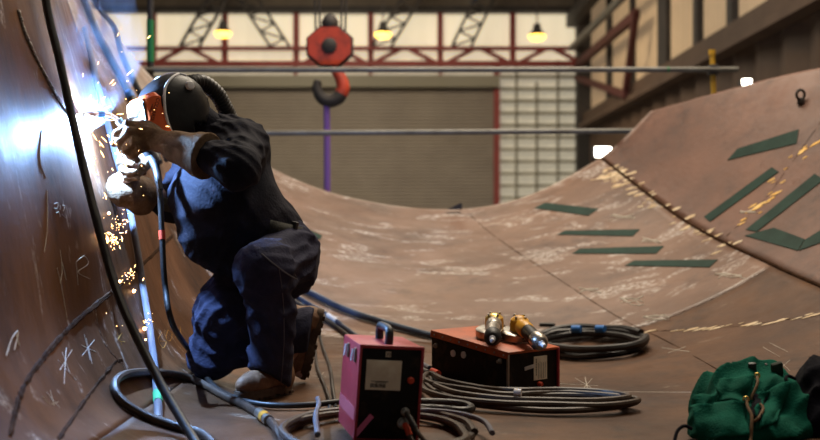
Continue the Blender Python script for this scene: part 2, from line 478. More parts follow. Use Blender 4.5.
def strokes(name, lines, m, r, label, group, cat='chalk mark'):
    mb = MB()
    for ln in lines:
        q = surf_line(ln, 5, r*.2, r*.25)
        mb.tube(q, [r*random.uniform(.55, 1.1) for _ in q], 5)
    return tag(mb.build(name, m), label, cat, group)
g = 'chalk marks on the left plate'
strokes('chalk_mark', [[(57, 268), (61, 285), (67, 318)], [(62, 262), (66, 280)], [(60, 250), (62, 270), (60, 283)]], M['chalk'], .0016, 'long white vertical chalk scratches on left plate above the weld seam', g)
strokes('chalk_mark', [[(76, 262), (78, 285)], [(76, 262), (84, 256), (88, 264), (78, 272), (90, 279)]], M['chalk'], .0014, 'white chalk letter R on left plate beside the hanging cable', g)
strokes('chalk_mark', [[(62, 352), (70, 374)], [(72, 350), (60, 370)], [(58, 360), (76, 380)], [(66, 348), (64, 384)]], M['chalk'], .0016, 'white star-shaped chalk scribble just below the curved seam, left one', g)
strokes('chalk_mark', [[(84, 334), (90, 360)], [(94, 340), (82, 356)], [(81, 345), (96, 352)], [(86, 338), (92, 364)]], M['chalk'], .0016, 'white star-shaped chalk scribble just below the curved seam, right one', g)
strokes('chalk_mark', [[(42, 396), (50, 404), (58, 402)], [(46, 392), (60, 408)], [(50, 390), (54, 406)]], M['chalk'], .0014, 'small white chalk scribble lowest on the left plate', g)
strokes('chalk_mark', [[(6, 356), (12, 338), (18, 332), (14, 350)], [(16, 334), (19, 346)]], M['chalk'], .0028, 'thick white chalk hook mark at left edge of photo', g)
strokes('chalk_mark', [[(54, 204), (58, 203), (57, 208), (54, 208)], [(60, 205), (60, 210)], [(62, 205), (65, 206), (63, 211)], [(56, 213), (59, 212), (60, 217)], [(62, 214), (65, 218)]], M['chalk'], .0012, 'two faint short rows of chalk characters on left plate', g)
strokes('chalk_mark', [[(47, 190), (47, 230), (44, 252)], [(42, 130), (40, 160), (46, 178)]], M['chalk'], .0015, 'thin white vertical scratch lines on left plate below the glare', g)
strokes('chalk_mark', [[(162, 332), (158, 340), (163, 348), (166, 342), (160, 341)], [(168, 330), (166, 338), (170, 341), (172, 334), (168, 330)], [(174, 327), (178, 329), (175, 338)], [(180, 326), (181, 336)]], M['chalk_yellow'], .0014, 'row of yellow chalk digits low on plate between hoses', g)
strokes('chalk_mark', [[(117, 333), (122, 345)], [(122, 333), (118, 340), (125, 342)]], M['chalk_yellow'], .0014, 'small yellow chalk squiggle on left plate beside the grey pipe', g)
g = 'chalk scribbles on the brown floor'
strokes('chalk_mark', [[(560, 384), (598, 386)], [(575, 378), (596, 391)], [(592, 379), (580, 392)], [(585, 377), (588, 391)]], M['chalk'], .0022, 'white star-shaped chalk scribble on floor right of the black box', g)
strokes('chalk_mark', [[(662, 348), (690, 352)], [(668, 353), (686, 347)]], M['chalk'], .003, 'white chalk scribble on floor right of the rear cable coil', g)
strokes('chalk_mark', [[(763, 347), (780, 357)], [(770, 343), (788, 352)], [(781, 362), (790, 371)], [(790, 360), (780, 369)]], M['chalk'], .0016, 'white chalk scribble on floor above the green bag', g)
strokes('chalk_mark', [[(316, 372), (324, 380)], [(318, 379), (324, 372)], [(313, 376), (326, 377)]], M['chalk'], .0014, 'small white chalk scribble on floor between far boot and red box', g)
g = 'chalk scribbles on the far plate'
for i, (x, y, w, h, lb) in enumerate([
 (622, 218, 22, 8, 'pale chalk scribble on far plate right of the topmost left strip'), (650, 240, 20, 8, 'pale chalk scribble on far plate between the green strips and seam'),
 (590, 290, 20, 6, 'pale chalk scribble on far plate below the lowest left strip'), (655, 318, 24, 8, 'pale chalk scribble on far plate just above the lower seam, middle'),
 (632, 301, 22, 10, 'pale chalk scribble on far plate above the rear cable coil'), (730, 276, 26, 6, 'pale chalk scribble on far plate below the long diagonal seam'),
 (748, 210, 12, 7, 'blue-white chalk scribble on right plate over the slanting strip')]):
    ls = [[(x-w/2+random.uniform(-3, 3), y+random.uniform(-h/2, h/2)), (x+random.uniform(-3, 3), y+random.uniform(-h/2, h/2)), (x+w/2+random.uniform(-3, 3), y+random.uniform(-h/2, h/2))] for _ in range(4)]
    strokes('chalk_mark', ls, M['chalk'], .005, lb, g)
# long dotted chalk line across the floor
mb = MB(); x = 562.
while x < 690:
    mb.sphere(hit(x, 391.5+.006*(x-562), .0), .0035, u=6, w=4, sc=(1.5, 1, .4)); x += random.uniform(1.6, 2.6)
tag(mb.build('chalk_line', M['chalk']), 'dotted white chalk line across floor from black box to green bag', 'chalk line')
# scraps of paint along the right-hand seams, plus painted glints: nobody could count them
def flakes(name, pts, n, spread, size, m, label):
    mb = MB()
    for _ in range(n):
        t = random.random()*(len(pts)-1); i = int(t); f = t-i
        x = pts[i][0]*(1-f)+pts[i+1][0]*f+random.gauss(0, spread); y = pts[i][1]*(1-f)+pts[i+1][1]*f+random.gauss(0, spread*.7)
        q, nn = hitn(x, y)
        if q.y > 9: continue
        sz = size*random.uniform(.5, 1.4); a = random.uniform(0, PI)
        tx = (nn.orthogonal()).normalized(); ty = nn.cross(tx)
        tx = (Vector((1, -.3, 0))-nn*nn.dot(Vector((1, -.3, 0)))).normalized(); ty = nn.cross(tx)
        v = [q+nn*.003+(tx*math.cos(b)*sz*1.5+ty*math.sin(b)*sz*.45)*random.uniform(.7, 1.2) for b in [2*PI*j/7 for j in range(7)]]
        v2 = [p-nn*.004 for p in v]
        mb.add(v+v2, [list(range(7)), list(range(13, 6, -1))]+[[j, 7+j, 7+(j+1) % 7, (j+1) % 7] for j in range(7)])
    return tag(mb.build(name, m, None, False), label, 'paint flakes', None, 'stuff')
flakes('paint_flakes', [(585, 160), (612, 172), (640, 192), (690, 224), (728, 250)], 60, 7, .028, M['flake'], 'pale paint flakes scattered along the long diagonal seam')
flakes('paint_flakes', [(598, 160), (622, 178)], 40, 8, .03, M['flake'], 'dense pale paint flakes at the far corner of the right plate')
flakes('paint_flakes', [(640, 333), (700, 329), (770, 323), (820, 314)], 26, 1.2, .025, M['flake'], 'pale paint flakes along the lower floor seam')
flakes('paint_flakes', [(740, 225), (770, 195), (796, 158), (818, 140)], 26, 4, .022, M['glint_yellow'], 'yellow glints painted as flecks between the slanting green strips on right plate')  # glints on the plate put in as coloured flecks
# small dark lug on the right plate, wedge on the far edge
q, n = hitn(802, 103)
t = thing('lifting_lug', 'small dark steel lug welded high on the right plate', 'lug', q)
MB().box((.05, .05, .035), frame((0, 0, 1), n, q+n*.015), bev=.008).build('pad', M['dark_steel'], t)
MB().tube([q+n*.02+Vector((.03*math.cos(a), 0, .05+.035*math.sin(a))) for a in [PI*2*i/16 for i in range(16)]], .011, 8, closed=True).build('ring', M['dark_steel'], t)
q = hit(456, 210.5)
tag(MB().prism([(-.07, 0), (.06, 0), (.06, .06), (.02, .045)], -.02, .02, frame((1, 0, 0), (0, -1, 0), P(455, 209.6, 9.1))).build('wedge', M['dark_steel'], None, False), 'small black wedge on the far edge of the hull plate', 'wedge')

# ------------------------------------------------------------------ the hall behind
YB = 31.; XR = 5.25
def bw(px, py, Y=YB): return P(px, py, Y)
# rear wall: cladding strips, opening for the door is covered by the door leaf in front of it
zt = bw(0, 12).z; zb = bw(0, 84).z; dx0, dx1 = bw(120, 0).x, bw(493, 0).x
def slab(name, x0, x1, z0, z1, m, y=YB, th=.12, ribs=0., amp=.03):
    if ribs:
        n = max(2, int((x1-x0)/ribs)); pts = []
        for i in range(n+1):
            x = x0+(x1-x0)*i/n; pts.append((x, y-(amp if i % 2 else 0)))
        vs = [(x, yy, z) for z in (z0, z1) for x, yy in pts]+[(x, y+th, z) for z in (z0, z1) for x in (x0, x1)]
        f = [[i, i+1, n+2+i, n+1+i] for i in range(n)]
        b = 2*(n+1); f += [[b+1, b, b+2, b+3], list(range(n, -1, -1))+[b, b+1], list(range(n+1, 2*n+2))+[b+3, b+2], [b, 0, n+1, b+2], [n, b+1, b+3, 2*n+1]]
        return tag(mesh_obj(name, vs, f, m, None, False), kind='structure')
    return tag(MB().box((x1-x0, th, z1-z0), c=((x0+x1)/2, y+th/2, (z0+z1)/2)).build(name, m, None, False), kind='structure')
slab('wall_back', -16, XR, zt+.1, 10.5, M['clad_roof'], ribs=.3)
slab('window_1', -16, bw(575, 0).x, bw(0, 66).z, zt+.1, M['translucent'], ribs=.24)
slab('wall_back_lower', -16, dx0, -1.2, bw(0, 66).z, M['clad_brown'], ribs=.3)
slab('window_2', dx0, bw(500, 0).x, zb, bw(0, 66).z, M['translucent_dim'], ribs=.24)
slab('window_3', bw(496, 0).x, XR, -1.2, bw(0, 66).z, M['translucent_dim'], ribs=.24)
slab('window_4', bw(575, 0).x, XR, bw(0, 66).z, zt+.1, M['translucent_side'], ribs=.24)
# roller door with curved slats
mb = MB(); z = -1.2
while z < zb:
    mb.beam((dx0, YB-.18, z+.05), (dx1, YB-.18, z+.05), .05, .092); mb.bar((dx0, YB-.205, z+.05), (dx1, YB-.205, z+.05), .03, 6); z += .1
d = tag(mb.build('door_1', M['door'], None, False), kind='structure')
MB().box((dx1-dx0+.3, .5, .34), c=((dx0+dx1)/2, YB-.3, zb+.02)).build('roller_housing', M['girt'], d, False)
# red frame steelwork
mb = MB()
mb.beam((dx1+.09, YB-.25, -1.2), (dx1+.09, YB-.25, bw(0, 66).z), .17, .2)
tag(mb.build('column_1', M['red_steel'], None, False), kind='structure')
for i, px in enumerate([155, 226, 297, 371, 440, 512]):
    p = bw(px, 0)
    tag(MB().beam((p.x, YB-.2, bw(0, 66).z), (p.x, YB-.2, zt), .17, .16).build('column_%d' % (i+2), M['red_steel'], None, False), kind='structure')
zc, zd = bw(0, 51).z, bw(0, 66).z
mb = MB(); x0, x1 = -15.9, bw(578, 0).x
mb.beam((x0, YB-.45, zc), (x1, YB-.45, zc), .12, .12); mb.beam((x0, YB-.45, zd), (x1, YB-.45, zd), .16, .16)
tops = [bw(p, 0).x for p in (20, 115, 262, 338, 480, 560)]
for px in (84, 190, 336, 405, 477, 548):
    xm = bw(px, 0).x
    for dxx in (-1, 1): mb.beam((xm+dxx*.95, YB-.45, zd), (xm+dxx*.1, YB-.45, zc), .1, .12)
tag(mb.build('beam_1', M['red_steel'], None, False), kind='structure')
for i, px in enumerate((297, 371, 440)):
    p = bw(px, 0); tag(MB().beam((p.x, YB-.4, zb+.1), (p.x, YB-.4, zd), .1, .1).build('column_%d' % (20+i), M['red_steel'], None, False), kind='structure')
tag(MB().box((16+XR, .4, .16), c=((-16+XR)/2, YB-.3, zt)).build('beam_2', M['dark_steel'], None, False), kind='structure')
# roof sheets and dark lattice roof trusses, seen end on
tag(MB().box((16+XR, 8, .1), c=((-16+XR)/2, YB-4, 7.9)).build('ceiling', M['clad_roof'], None, False), kind='structure')
def lattice(name, px, Y, run, dz):
    mb = MB(); a = P(px, 46, Y); 
    n = 5
    for s in (0, .55):
        mb.beam(a+Vector((s, 0, 0)), a+Vector((s+run, 0, dz)), .08, .08)
    for i in range(n):
        t0, t1 = i/n, (i+.5)/n
        p = a+Vector((run*t0, 0, dz*t0)); q = a+Vector((.55+run*t1, 0, dz*t1)); r = a+Vector((run*(i+1)/n, 0, dz*(i+1)/n))
        mb.beam(p, q, .05, .05); mb.beam(q, r, .05, .05)
    return tag(mb.build(name, M['dark_steel'], None, False), kind='structure')
lattice('beam_3', 372, 29.8, 1.3, 2.1); lattice('beam_4', 452, 29.8, 1.0, 2.1); lattice('beam_5', 180, 29.8, 1.2, 2.1); lattice('beam_6', 270, 29.8, -1.4, 2.1)
# wall right of the door: girts and pale uprights
mb = MB()
for i in range(11):
    y = 78+i*12; mb.beam((dx1+.2, YB-.25, bw(0, y).z), (XR, YB-.25, bw(0, y).z), .12, .085)
tag(mb.build('beam_7', M['girt'], None, False), kind='structure')
for i, px in enumerate((515, 535, 556)):
    p = bw(px, 0); tag(MB().bar((p.x, YB-.4, -1.2), (p.x, YB-.4, bw(0, 62).z if px != 535 else bw(0, 84).z), .04, 8).build('column_%d' % (10+i), M['girt'], None, False), kind='structure')
tag(MB().beam((bw(581, 0).x, YB-.5, -1.2), (bw(581, 0).x, YB-.5, 9), .42, .5).build('column_13', M['dark_steel'], None, False), kind='structure')
# right-hand side wall, running towards the camera
def side(name, y0, y1, z0, z1, m, ribs=.24, x=XR, amp=.04):
    n = max(2, int((y1-y0)/ribs)); pts = [(x-(amp if i % 2 else 0), y0+(y1-y0)*i/n) for i in range(n+1)]
    vs = [(a, b, z) for z in (z0, z1) for a, b in pts]+[(x+.15, yy, z) for z in (z0, z1) for yy in (y0, y1)]
    f = [[i+1, i, n+1+i, n+2+i] for i in range(n)]; b = 2*(n+1)
    f += [[b, b+1, b+3, b+2], list(range(n+1))+[b+1, b], list(range(2*n+1, n, -1))+[b+2, b+3], [0, b, b+2, n+1], [b+1, n, 2*n+1, b+3]]
    return tag(mesh_obj(name, vs, f, m, None, False), kind='structure')
side('wall_outer', 6, YB, -1.2, 3.45, M['clad_brown'], .55, amp=.12)
side('window_5', 6, YB, 3.45, 8.5, M['translucent_side'], .2)
mb = MB(); mb.beam((XR-.25, 6, 3.45), (XR-.25, YB-.5, 3.45), .3, .14); mb.beam((XR-.25, 6, 3.7), (XR-.25, YB-.5, 3.7), .06, .22)
tag(mb.build('beam_8', M['clad_brown'], None, False), kind='structure')
for i, px in enumerate((612, 636, 668, 702, 737, 780)):
    Y = XR*F/(px-CX)
    w = .75 if px == 668 else .28
    tag(MB().beam((XR-.07, Y, 3.4), (XR-.07, Y, 8.5), .12, w, (0, 1, 0)).build('column_%d' % (30+i), M['dark_steel'], None, False), kind='structure')
mb = MB(); z1 = 5.25
Ya, Yb = XR*F/(590-CX), XR*F/(655-CX)
mb.beam((XR-.4, Ya, z1), (XR-.4, Yb, z1-.1), .16, .2); mb.beam((XR-.4, Yb, z1), (XR-.4, Yb+1.2, 3.5), .14, .16); mb.beam((XR-.4, Ya, 4.9), (XR-.4, Yb+1, 3.55), .12, .16)
tag(mb.build('beam_9', M['red_dark'], None, False), kind='structure')
tag(MB().bar((XR-.55, YB-.5, 5.75), (XR-.55, 15, 5.6), .1, 10).build('pipe_run', M['tube_steel'], None), 'grey steel pipe along upper right-hand wall', 'pipe')
mb = MB(); mb.beam((XR-.5, 6, 6.6), (XR-.5, YB, 6.6), .3, .35)
tag(mb.build('beam_10', M['dark_steel'], None, False), kind='structure')
# hall ground under and round the hull
tag(MB().box((26, 36, .1), c=(-5, 14, -1.25)).build('ground', M['concrete'], None, False), kind='structure')
# pendant lamps
def pendant(px, py, label):
    Y = 28.; p = P(px, py, Y)
    t = thing('pendant_lamp', label, 'lamp', p, 'yellow pendant lamps')
    T = Matrix.Translation(p)
    MB().lathe([(.03, .34), (.09, .32), (.12, .16), (.20, .07), (.235, .02)], T, 18).build('lamp_shade', M['dark_steel'], t)
    MB().lathe([(.06, -.13), (.17, -.10), (.225, -.03), (.225, .02), (.1, .025)], T, 18).build('diffuser', M['lamp_glow'], t)
    MB().bar(p+Vector((0, 0, .3)), Vector((p.x, p.y, 7.85)), .02, 6).build('drop_rod', M['dark_steel'], t)
pendant(223, 33, 'leftmost glowing yellow pendant lamp above the green tube'); pendant(383, 34, 'glowing yellow pendant lamp just right of the crane hook'); pendant(537, 36, 'rightmost glowing yellow pendant lamp above the pale panelled wall')

# crane hook block
Yh = 11.5; c = P(330, 47, Yh)
t = thing('crane_hook_block', 'red crane hook block with dark hook hanging on wire ropes', 'crane hook', P(330, 20, Yh))
fr = frame((1, 0, 0), (0, -1, 0), c)    # local x right, y up, z to camera
hexp = [(.25*math.cos(a)*(1.0 if i % 3 else 1.02), .22*math.sin(a)) for i, a in enumerate([PI*2*j/8+PI/8 for j in range(8)])]
mb = MB(); mb.prism(hexp, .06, .09, fr); mb.prism(hexp, -.09, -.06, fr); mb.build('cheek_plates', M['hook_red'], t, False)
MB().lathe([(.17, -.055), (.20, -.05), (.18, 0), (.20, .05), (.17, .055)], fr, 24).build('sheave', M['hook_red'], t)
MB().lathe([(.085, -.1), (.085, .1), (.06, .115)], fr, 16).build('axle_boss', M['dark_steel'], t)
MB().tube([c+Vector((.25*math.cos(a), -.02, .22*math.sin(a))) for a in [PI*2*i/8+PI/8 for i in range(8)]], .03, 8, closed=True).build('guard_rim', M['dark_steel'], t)
MB().lathe([(.02, .30), (.06, .28), (.095, .22), (.09, .16), (.05, .1)], Matrix.Translation(P(330, 47, Yh)+Vector((0, 0, .06))), 16).build('swivel', M['dark_steel'], t)
hp = [P(x, y, Yh) for x, y in ((332, 64), (336, 71), (341, 79), (343, 89), (338, 98), (329, 101), (321, 97), (317, 88), (318, 80))]
sp = spline(hp, 6); rr = [.042+.034*math.sin(PI*min(1, i/(len(sp)-1)*1.02)) for i in range(len(sp))]; rr[-1] = .02
MB().tube(sp[:22], rr[:22], 12).build('hook_shank', M['hook_red'], t)
MB().tube(sp[21:], rr[21:], 12).build('hook', M['dark_steel'], t)
MB().bar(P(331, 62, Yh), P(331, 70, Yh), .055, 12).build('shank_nut', M['dark_steel'], t)
for x0, x1 in ((316, 313), (320, 318), (341, 343), (345, 348)):
    MB().bar(P(x0, 40, Yh), P(x1, -60, Yh), .012, 6).build('wire_rope', M['dark_steel'], t)
tag(MB().tube([P(326.5, 99, Yh)+Vector((0, .0, 0)), P(327, 130, Yh), P(327.5, 398, Yh)], .036, 6).build('lifting_sling', M['sling'], None, False), 'purple webbing sling hanging from the crane hook', 'sling')

# scaffold rails behind the far edge
Yr = 9.45
def rail(name, pa, pb, label, coupler=None, post=None):
    t = thing(name, label, 'scaffold tube', pa)
    MB().bar(pa, pb, .0242, 14).build('tube', M['tube_steel'], t)
    return t
r1 = rail('scaffold_tube', P(140, 70, Yr), P(738, 69.5, Yr), 'upper horizontal grey scaffold rail behind the welder and crane hook')
MB().bar(P(667, 69.5, Yr), P(669, 69.5, Yr), .026, 12).build('green_band', M['tube_green'], r1)
rail('scaffold_tube', P(146, 134, Yr), P(634, 131, Yr), 'lower horizontal grey scaffold rail in front of roller door')
t = thing('scaffold_post', 'short upright scaffold tube with yellow cap at right rail end', 'scaffold tube', P(713, 110, Yr+.06))
q = P(715, 130, Yr+.06); MB().tube([Vector((q.x, q.y, -1.2)), q, P(712, 52, Yr+.06)], .0242, 14).build('tube', M['tube_yellow'], t)
MB().bar(P(712, 55, Yr+.06), P(712, 50, Yr+.06), .031, 14).build('cap', M['tube_yellow'], t)
MB().box((.09, .11, .09), Matrix.Translation(P(713, 70, Yr+.04)), bev=.015).build('coupler', M['dark_steel'], t)
t = thing('scaffold_post', 'tall green-painted scaffold post left of the welder helmet', 'scaffold tube', P(151, 110, Yr+.05))
q = P(151, 130, Yr+.05); MB().tube([Vector((q.x, q.y, -1.2)), q, P(150, -60, Yr+.05)], .03, 14).build('tube', M['dark_steel'], t)
MB().bar(P(150.6, 62, Yr+.05), P(150.3, 20, Yr+.05), .034, 14).build('green_sleeve', M['tube_green'], t)
# floodlights glimpsed over the edge
for px, py, r, lb in ((603, 152, .085, 'bright white floodlight low beyond the far corner of right plate'), (747, 82, .05, 'small white floodlight peeping over top edge of right plate')):
    p = P(px, py, 11.); t = thing('floodlight', lb, 'floodlight', p)
    A = frame((1, 0, 0), (0, -1, .2), p)
    MB().box((r*2.6, r*1.8, .1), A, c=(0, 0, -.06), bev=.02).build('housing', M['dark_steel'], t, False)
    MB().box((r*2.0, r*1.25, .02), A, c=(0, 0, 0), bev=.006).build('lens', M['flood_glow'], t, False)
    MB().bar(p+Vector((0, .1, -.02)), Vector((p.x, p.y+.1, -1.2)), .03, 8).build('stand', M['dark_steel'], t)

# ------------------------------------------------------------------ the welder
def A3(px, py, Y): return np.array(P(px, py, Y))
neck = A3(216, 133, 4.58); sh_n = A3(244, 146, 4.43); sh_f = A3(200, 152, 4.84)
el_n = A3(238, 168, 4.13); wr_n = A3(164, 142, 4.27)
el_f = A3(176, 203, 4.79); wr_f = A3(121, 185, 4.53)
hip_n = A3(287, 256, 4.62); hip_f = A3(258, 258, 4.78); kn_n = A3(264, 270, 4.31); an_n = A3(270, 374, 4.50)
kn_f = A3(210, 355, 4.69); an_f = A3(296, 350, 4.86)
head = A3(176, 110, 4.50)

torso = [ball(A3(214, 141, 4.58), .095), cap(A3(236, 156, 4.60), .155, A3(224, 198, 4.58), .225),
         cap(A3(224, 198, 4.58), .225, A3(240, 226, 4.60), .225), ball(A3(210, 236, 4.50), .13), cap(A3(240, 226, 4.60), .22, A3(268, 236, 4.65), .165)]
armn = [cap(sh_n, .098, el_n, .084), cap(el_n, .080, A3(214, 158, 4.17), .070)]
armf = [cap(sh_f, .105, el_f, .085), cap(el_f, .085, A3(152, 198, 4.70), .062)]
# body: one continuous figure under the clothes
nose_d = Vector((-.74, -.62, -.26)).normalized()
bodyp = [ball(A3(216, 141, 4.6), .07), cap(A3(236, 160, 4.6), .12, A3(228, 200, 4.6), .17), cap(A3(228, 200, 4.6), .17, A3(262, 245, 4.68), .16),
         cap(sh_n, .07, el_n, .055), cap(el_n, .055, wr_n, .026), cap(sh_f, .07, el_f, .055), cap(el_f, .055, wr_f, .033),
         cap(wr_n, .024, A3(148, 135, 4.29), .022), cap(wr_f, .026, A3(134, 168, 4.43), .024),
         cap(hip_n, .11, kn_n, .07), cap(kn_n, .065, an_n, .045), cap(hip_f, .11, kn_f, .07), cap(kn_f, .062, an_f, .043),
         cap(an_n, .042, A3(250, 390, 4.36), .028), cap(an_f, .042, A3(300, 372, 4.86), .028),
         cap(neck, .06, head+np.array((.03, .02, -.04)), .06), ell(head, (.085, .075, .105)), ball(head+np.array(nose_d)*.085+np.array((0, 0, -.035)), .04),
         ball(head+np.array(nose_d)*.1+np.array((0, 0, -.01)), .016)]
sv, sf = sdf_mesh(bodyp, .010, .04)
person = mesh_obj('person', sv, sf, M['skin'])
tag(person, 'kneeling welder in navy work clothes, welding helmet and brown gauntlets', 'person')

fj1 = wr(.011, 28, [((.55, .1, .8), 1), ((-.5, .6, .6), .7)], .4); fj2 = wr(.0065, 62, [((.5, .2, .85), 1), ((.9, -.2, -.35), .7)], 1.9)
fj = lambda g: fj1(g)+fj2(g)
sv, sf = sdf_mesh(torso+armn+armf+[cap(A3(216, 138, 4.58), .085, A3(236, 150, 4.60), .12), cap(sh_n, .1, A3(226, 150, 4.62), .14), cap(sh_f, .1, A3(226, 150, 4.62), .14)], .0075, .05, fj)
jacket = mesh_obj('jacket', sv, sf, M['navy'], person)
# collar
cpt = [A3(214, 137, 4.58)+np.array((.088*math.cos(a), .088*math.sin(a), .03+.02*math.cos(a))) for a in np.linspace(0, 2*PI, 20, endpoint=False)]
MB().tube(cpt, .02, 8, closed=True).build('collar', M['navy'], jacket)

ft1 = wr(.013, 26, [((.2, .3, .9), 1), ((.75, -.3, .55), .8)], 1.3); ft2 = wr(.012, 58, [((.6, -.2, .7), 1), ((-.5, .5, .6), .8)], .2)
ft = lambda g: ft1(g)+ft2(g)
tn = [cap(hip_n, .155, kn_n, .118), cap(kn_n, .116, A3(272, 318, 4.40), .098), cap(A3(272, 318, 4.40), .098, A3(270, 378, 4.49), .092),
      ball(A3(284, 264, 4.66), .158), cap(A3(262, 238, 4.68), .155, A3(280, 258, 4.68), .16)]
tf = [cap(hip_f, .15, A3(226, 305, 4.66), .118), cap(A3(226, 305, 4.66), .118, kn_f, .098), ball(A3(212, 360, 4.68), .085), cap(kn_f, .09, A3(306, 329, 4.81), .100), ball(A3(220, 318, 4.65), .11)]
gz = ground(float(an_n[0]), float(an_n[1]))
hem = A3(270, 379, 4.49); hd = Vector((-.40, -.45, -1))
sv, sf = sdf_mesh(tn+tf, .0085, .045, ft, clips=[(hem, hd, -.79), (A3(311, 335, 4.86), (1, 0, -.15))])
trousers = mesh_obj('trousers', sv, sf, M['trouser'], person)
BT = BVHTree.FromPolygons([Vector(v) for v in sv], [list(q) for q in sf])
def on(bv, px, py, lift=0.):
    d = (P(px, py, 1)-EYE).normalized(); loc, n, i, di = bv.ray_cast(EYE, d)
    return None if loc is None else loc+n*lift
def stitch(name, pts, bv, m, par, r=.0022):
    q = [on(bv, p.x, p.y, .0006) for p in spline([(a, b, 0) for a, b in pts], 6)]
    q = [p for p in q if p]
    if len(q) > 2: MB().tube(q, r, 5).build(name, m, par)
stitch('seam_stitching', [(279, 268), (283, 300), (284, 340), (281, 384)], BT, M['stitch'], trousers)
stitch('pocket_edge', [(262, 254), (279, 268), (296, 279), (294, 274)], BT, M['stitch'], trousers, .004)
# belt with buckle
cb = A3(262, 225, 4.63)
bn = Vector((.22, .05, 1)).normalized(); e1 = Vector((1, .1, -.22)); e1 = (e1-bn*e1.dot(bn)).normalized(); e2 = bn.cross(e1)
BJ = BVHTree.FromPolygons([v.co.copy() for v in jacket.data.vertices], [list(p.vertices) for p in jacket.data.polygons])
def belt_pt(a, dz=0):
    d = e1*math.cos(a)+e2*math.sin(a); o = Vector(cb)+bn*dz
    loc, n, i, di = BJ.ray_cast(o+d*.6, -d)
    return loc+d*(.010 if d.x > .3 else -.02) if loc else o+d*.2
ang = [2*PI*i/48 for i in range(48)]
vs = [belt_pt(a, s) for a in ang for s in (-.028, .026)]; fs = []
for i in range(48):
    a, b = 2*i, 2*((i+1) % 48); fs.append([a, b, b+1, a+1])
belt = mesh_obj('belt', vs, fs, M['webbing'], person)
sd = belt.modifiers.new('t', 'SOLIDIFY'); sd.thickness = .008; sd.offset = 1
bq = on(BJ, 292, 228.5, .012) or P(292, 228.5, 4.5)
MB().box((.03, .022, .058), frame((1, -.6, -.2), (.22, .05, 1), bq), bev=.005).build('buckle', M['black'], belt)

# gauntlets
def glove(prims, clips, k=.016, amp=.006):
    return sdf_mesh(prims, .0045, k, wr(amp, 48, [((.9, 0, .4), 1), ((.3, .5, .8), .8)], 2.), clips=clips)
def fing(pts, r): return chain([A3(*p) for p in pts], r)
R4 = [.0165, .0165, .0155, .0125]
gn = [cap(A3(159, 140, 4.285), .044, A3(144, 130, 4.295), .040), ell(A3(150, 135, 4.29), (.05, .03, .045)), cap(A3(162, 142, 4.28), .046, A3(178, 147, 4.25), .064), cap(A3(178, 147, 4.25), .064, A3(230, 164, 4.15), .126)]
gn += fing([(146, 125, 4.29), (128, 124, 4.27), (117, 134, 4.28), (114, 144, 4.32)], R4)
gn += fing([(147, 132, 4.28), (129, 132, 4.25), (119, 142, 4.27), (121, 151, 4.32)], R4)
gn += fing([(149, 139, 4.28), (134, 141, 4.25), (126, 150, 4.27), (130, 156, 4.32)], R4)
gn += fing([(151, 146, 4.29), (140, 149, 4.27), (133, 156, 4.29), (138, 160, 4.33)], [.0155, .015, .014, .012])
gn += fing([(156, 131, 4.30), (144, 122, 4.34), (132, 121, 4.38), (124, 126, 4.40)], [.022, .018, .017, .013])
cn = A3(207, 154, 4.19)
sv, sf = glove(gn, [(cn, Vector(A3(230, 161, 4.14)-A3(178, 147, 4.25)))])
glove_n = mesh_obj('glove', sv, sf, M['leather'], person); glove_n['label'] = 'near brown gauntlet gripping the torch from above'
gf = [cap(A3(124, 182, 4.53), .046, A3(136, 164, 4.53), .040), ell(A3(134, 167, 4.53), (.042, .035, .05)), cap(A3(120, 186, 4.54), .058, A3(124, 190, 4.54), .068), cap(A3(124, 190, 4.54), .070, A3(148, 198, 4.70), .090), ball(A3(120, 191, 4.54), .058)]
gf += fing([(143, 150, 4.49), (129, 149, 4.48), (121, 153, 4.41), (131, 156, 4.37)], R4)
gf += fing([(144, 158, 4.49), (128, 157, 4.47), (121, 162, 4.41), (133, 164, 4.37)], R4)
gf += fing([(144, 165, 4.49), (130, 165, 4.47), (123, 170, 4.41), (135, 172, 4.37)], R4)
gf += fing([(143, 172, 4.49), (132, 172, 4.47), (127, 177, 4.42), (138, 179, 4.39)], [.0155, .015, .014, .012])
gf += fing([(136, 176, 4.44), (146, 165, 4.41), (149, 155, 4.41)], [.021, .018, .013])
sv, sf = glove(gf, [(A3(145, 197, 4.68), Vector(A3(166, 203, 4.76)-A3(124, 190, 4.54)))], .018)
glove_f = mesh_obj('glove', sv, sf, M['leather'], person); glove_f['label'] = 'far brown gauntlet steadying the torch from below'

# boots
def boot(fr, label):
    up = [ell((.235, 0, .062), (.085, .054, .052)), cap((.06, 0, .07), .047, (.20, 0, .062), .047), cap((.05, 0, .085), .05, (.045, 0, .19), .055), ell((.045, 0, .06), (.06, .045, .06))]
    v, f = sdf_mesh(up, .006, .035, wr(.004, 60, [((1, 0, .3), 1), ((.4, .7, .5), .7)], .6), clips=[((0, 0, .022), (0, 0, -1)), ((0, 0, .215), (0, 0, 1))])
    b = mesh_obj('boot', [fr @ Vector(p) for p in v], f, M['boot'], person); b['label'] = label
    out = []
    for i in range(40):
        a = 2*PI*i/40; x = .155+.172*math.cos(a)
        w = .058*(abs(math.sin(a))**.75)*(1 if x > .17 else .82 if x > .08 else .88)
        out.append((x, math.copysign(w, math.sin(a)) if abs(math.sin(a)) > 1e-6 else 0))
    s = MB(); s.prism(out, .010, .034, fr)
    for i in range(9):
        x = .02+.034*i
        if .10 < x < .13: continue
        s.box((.022, .096 if x > .13 else .08, .012), fr, c=(x, 0, .006))
    s.prism([(x*.99, y*1.05) for x, y in out], .034, .042, fr)
    s.build('sole', M['sole'], b, True, 35)
    return b
toe, heel = P(237, 403, 4.312), P(291, 391, 4.60)
d = (toe-heel); d.z = 0; d.normalize()
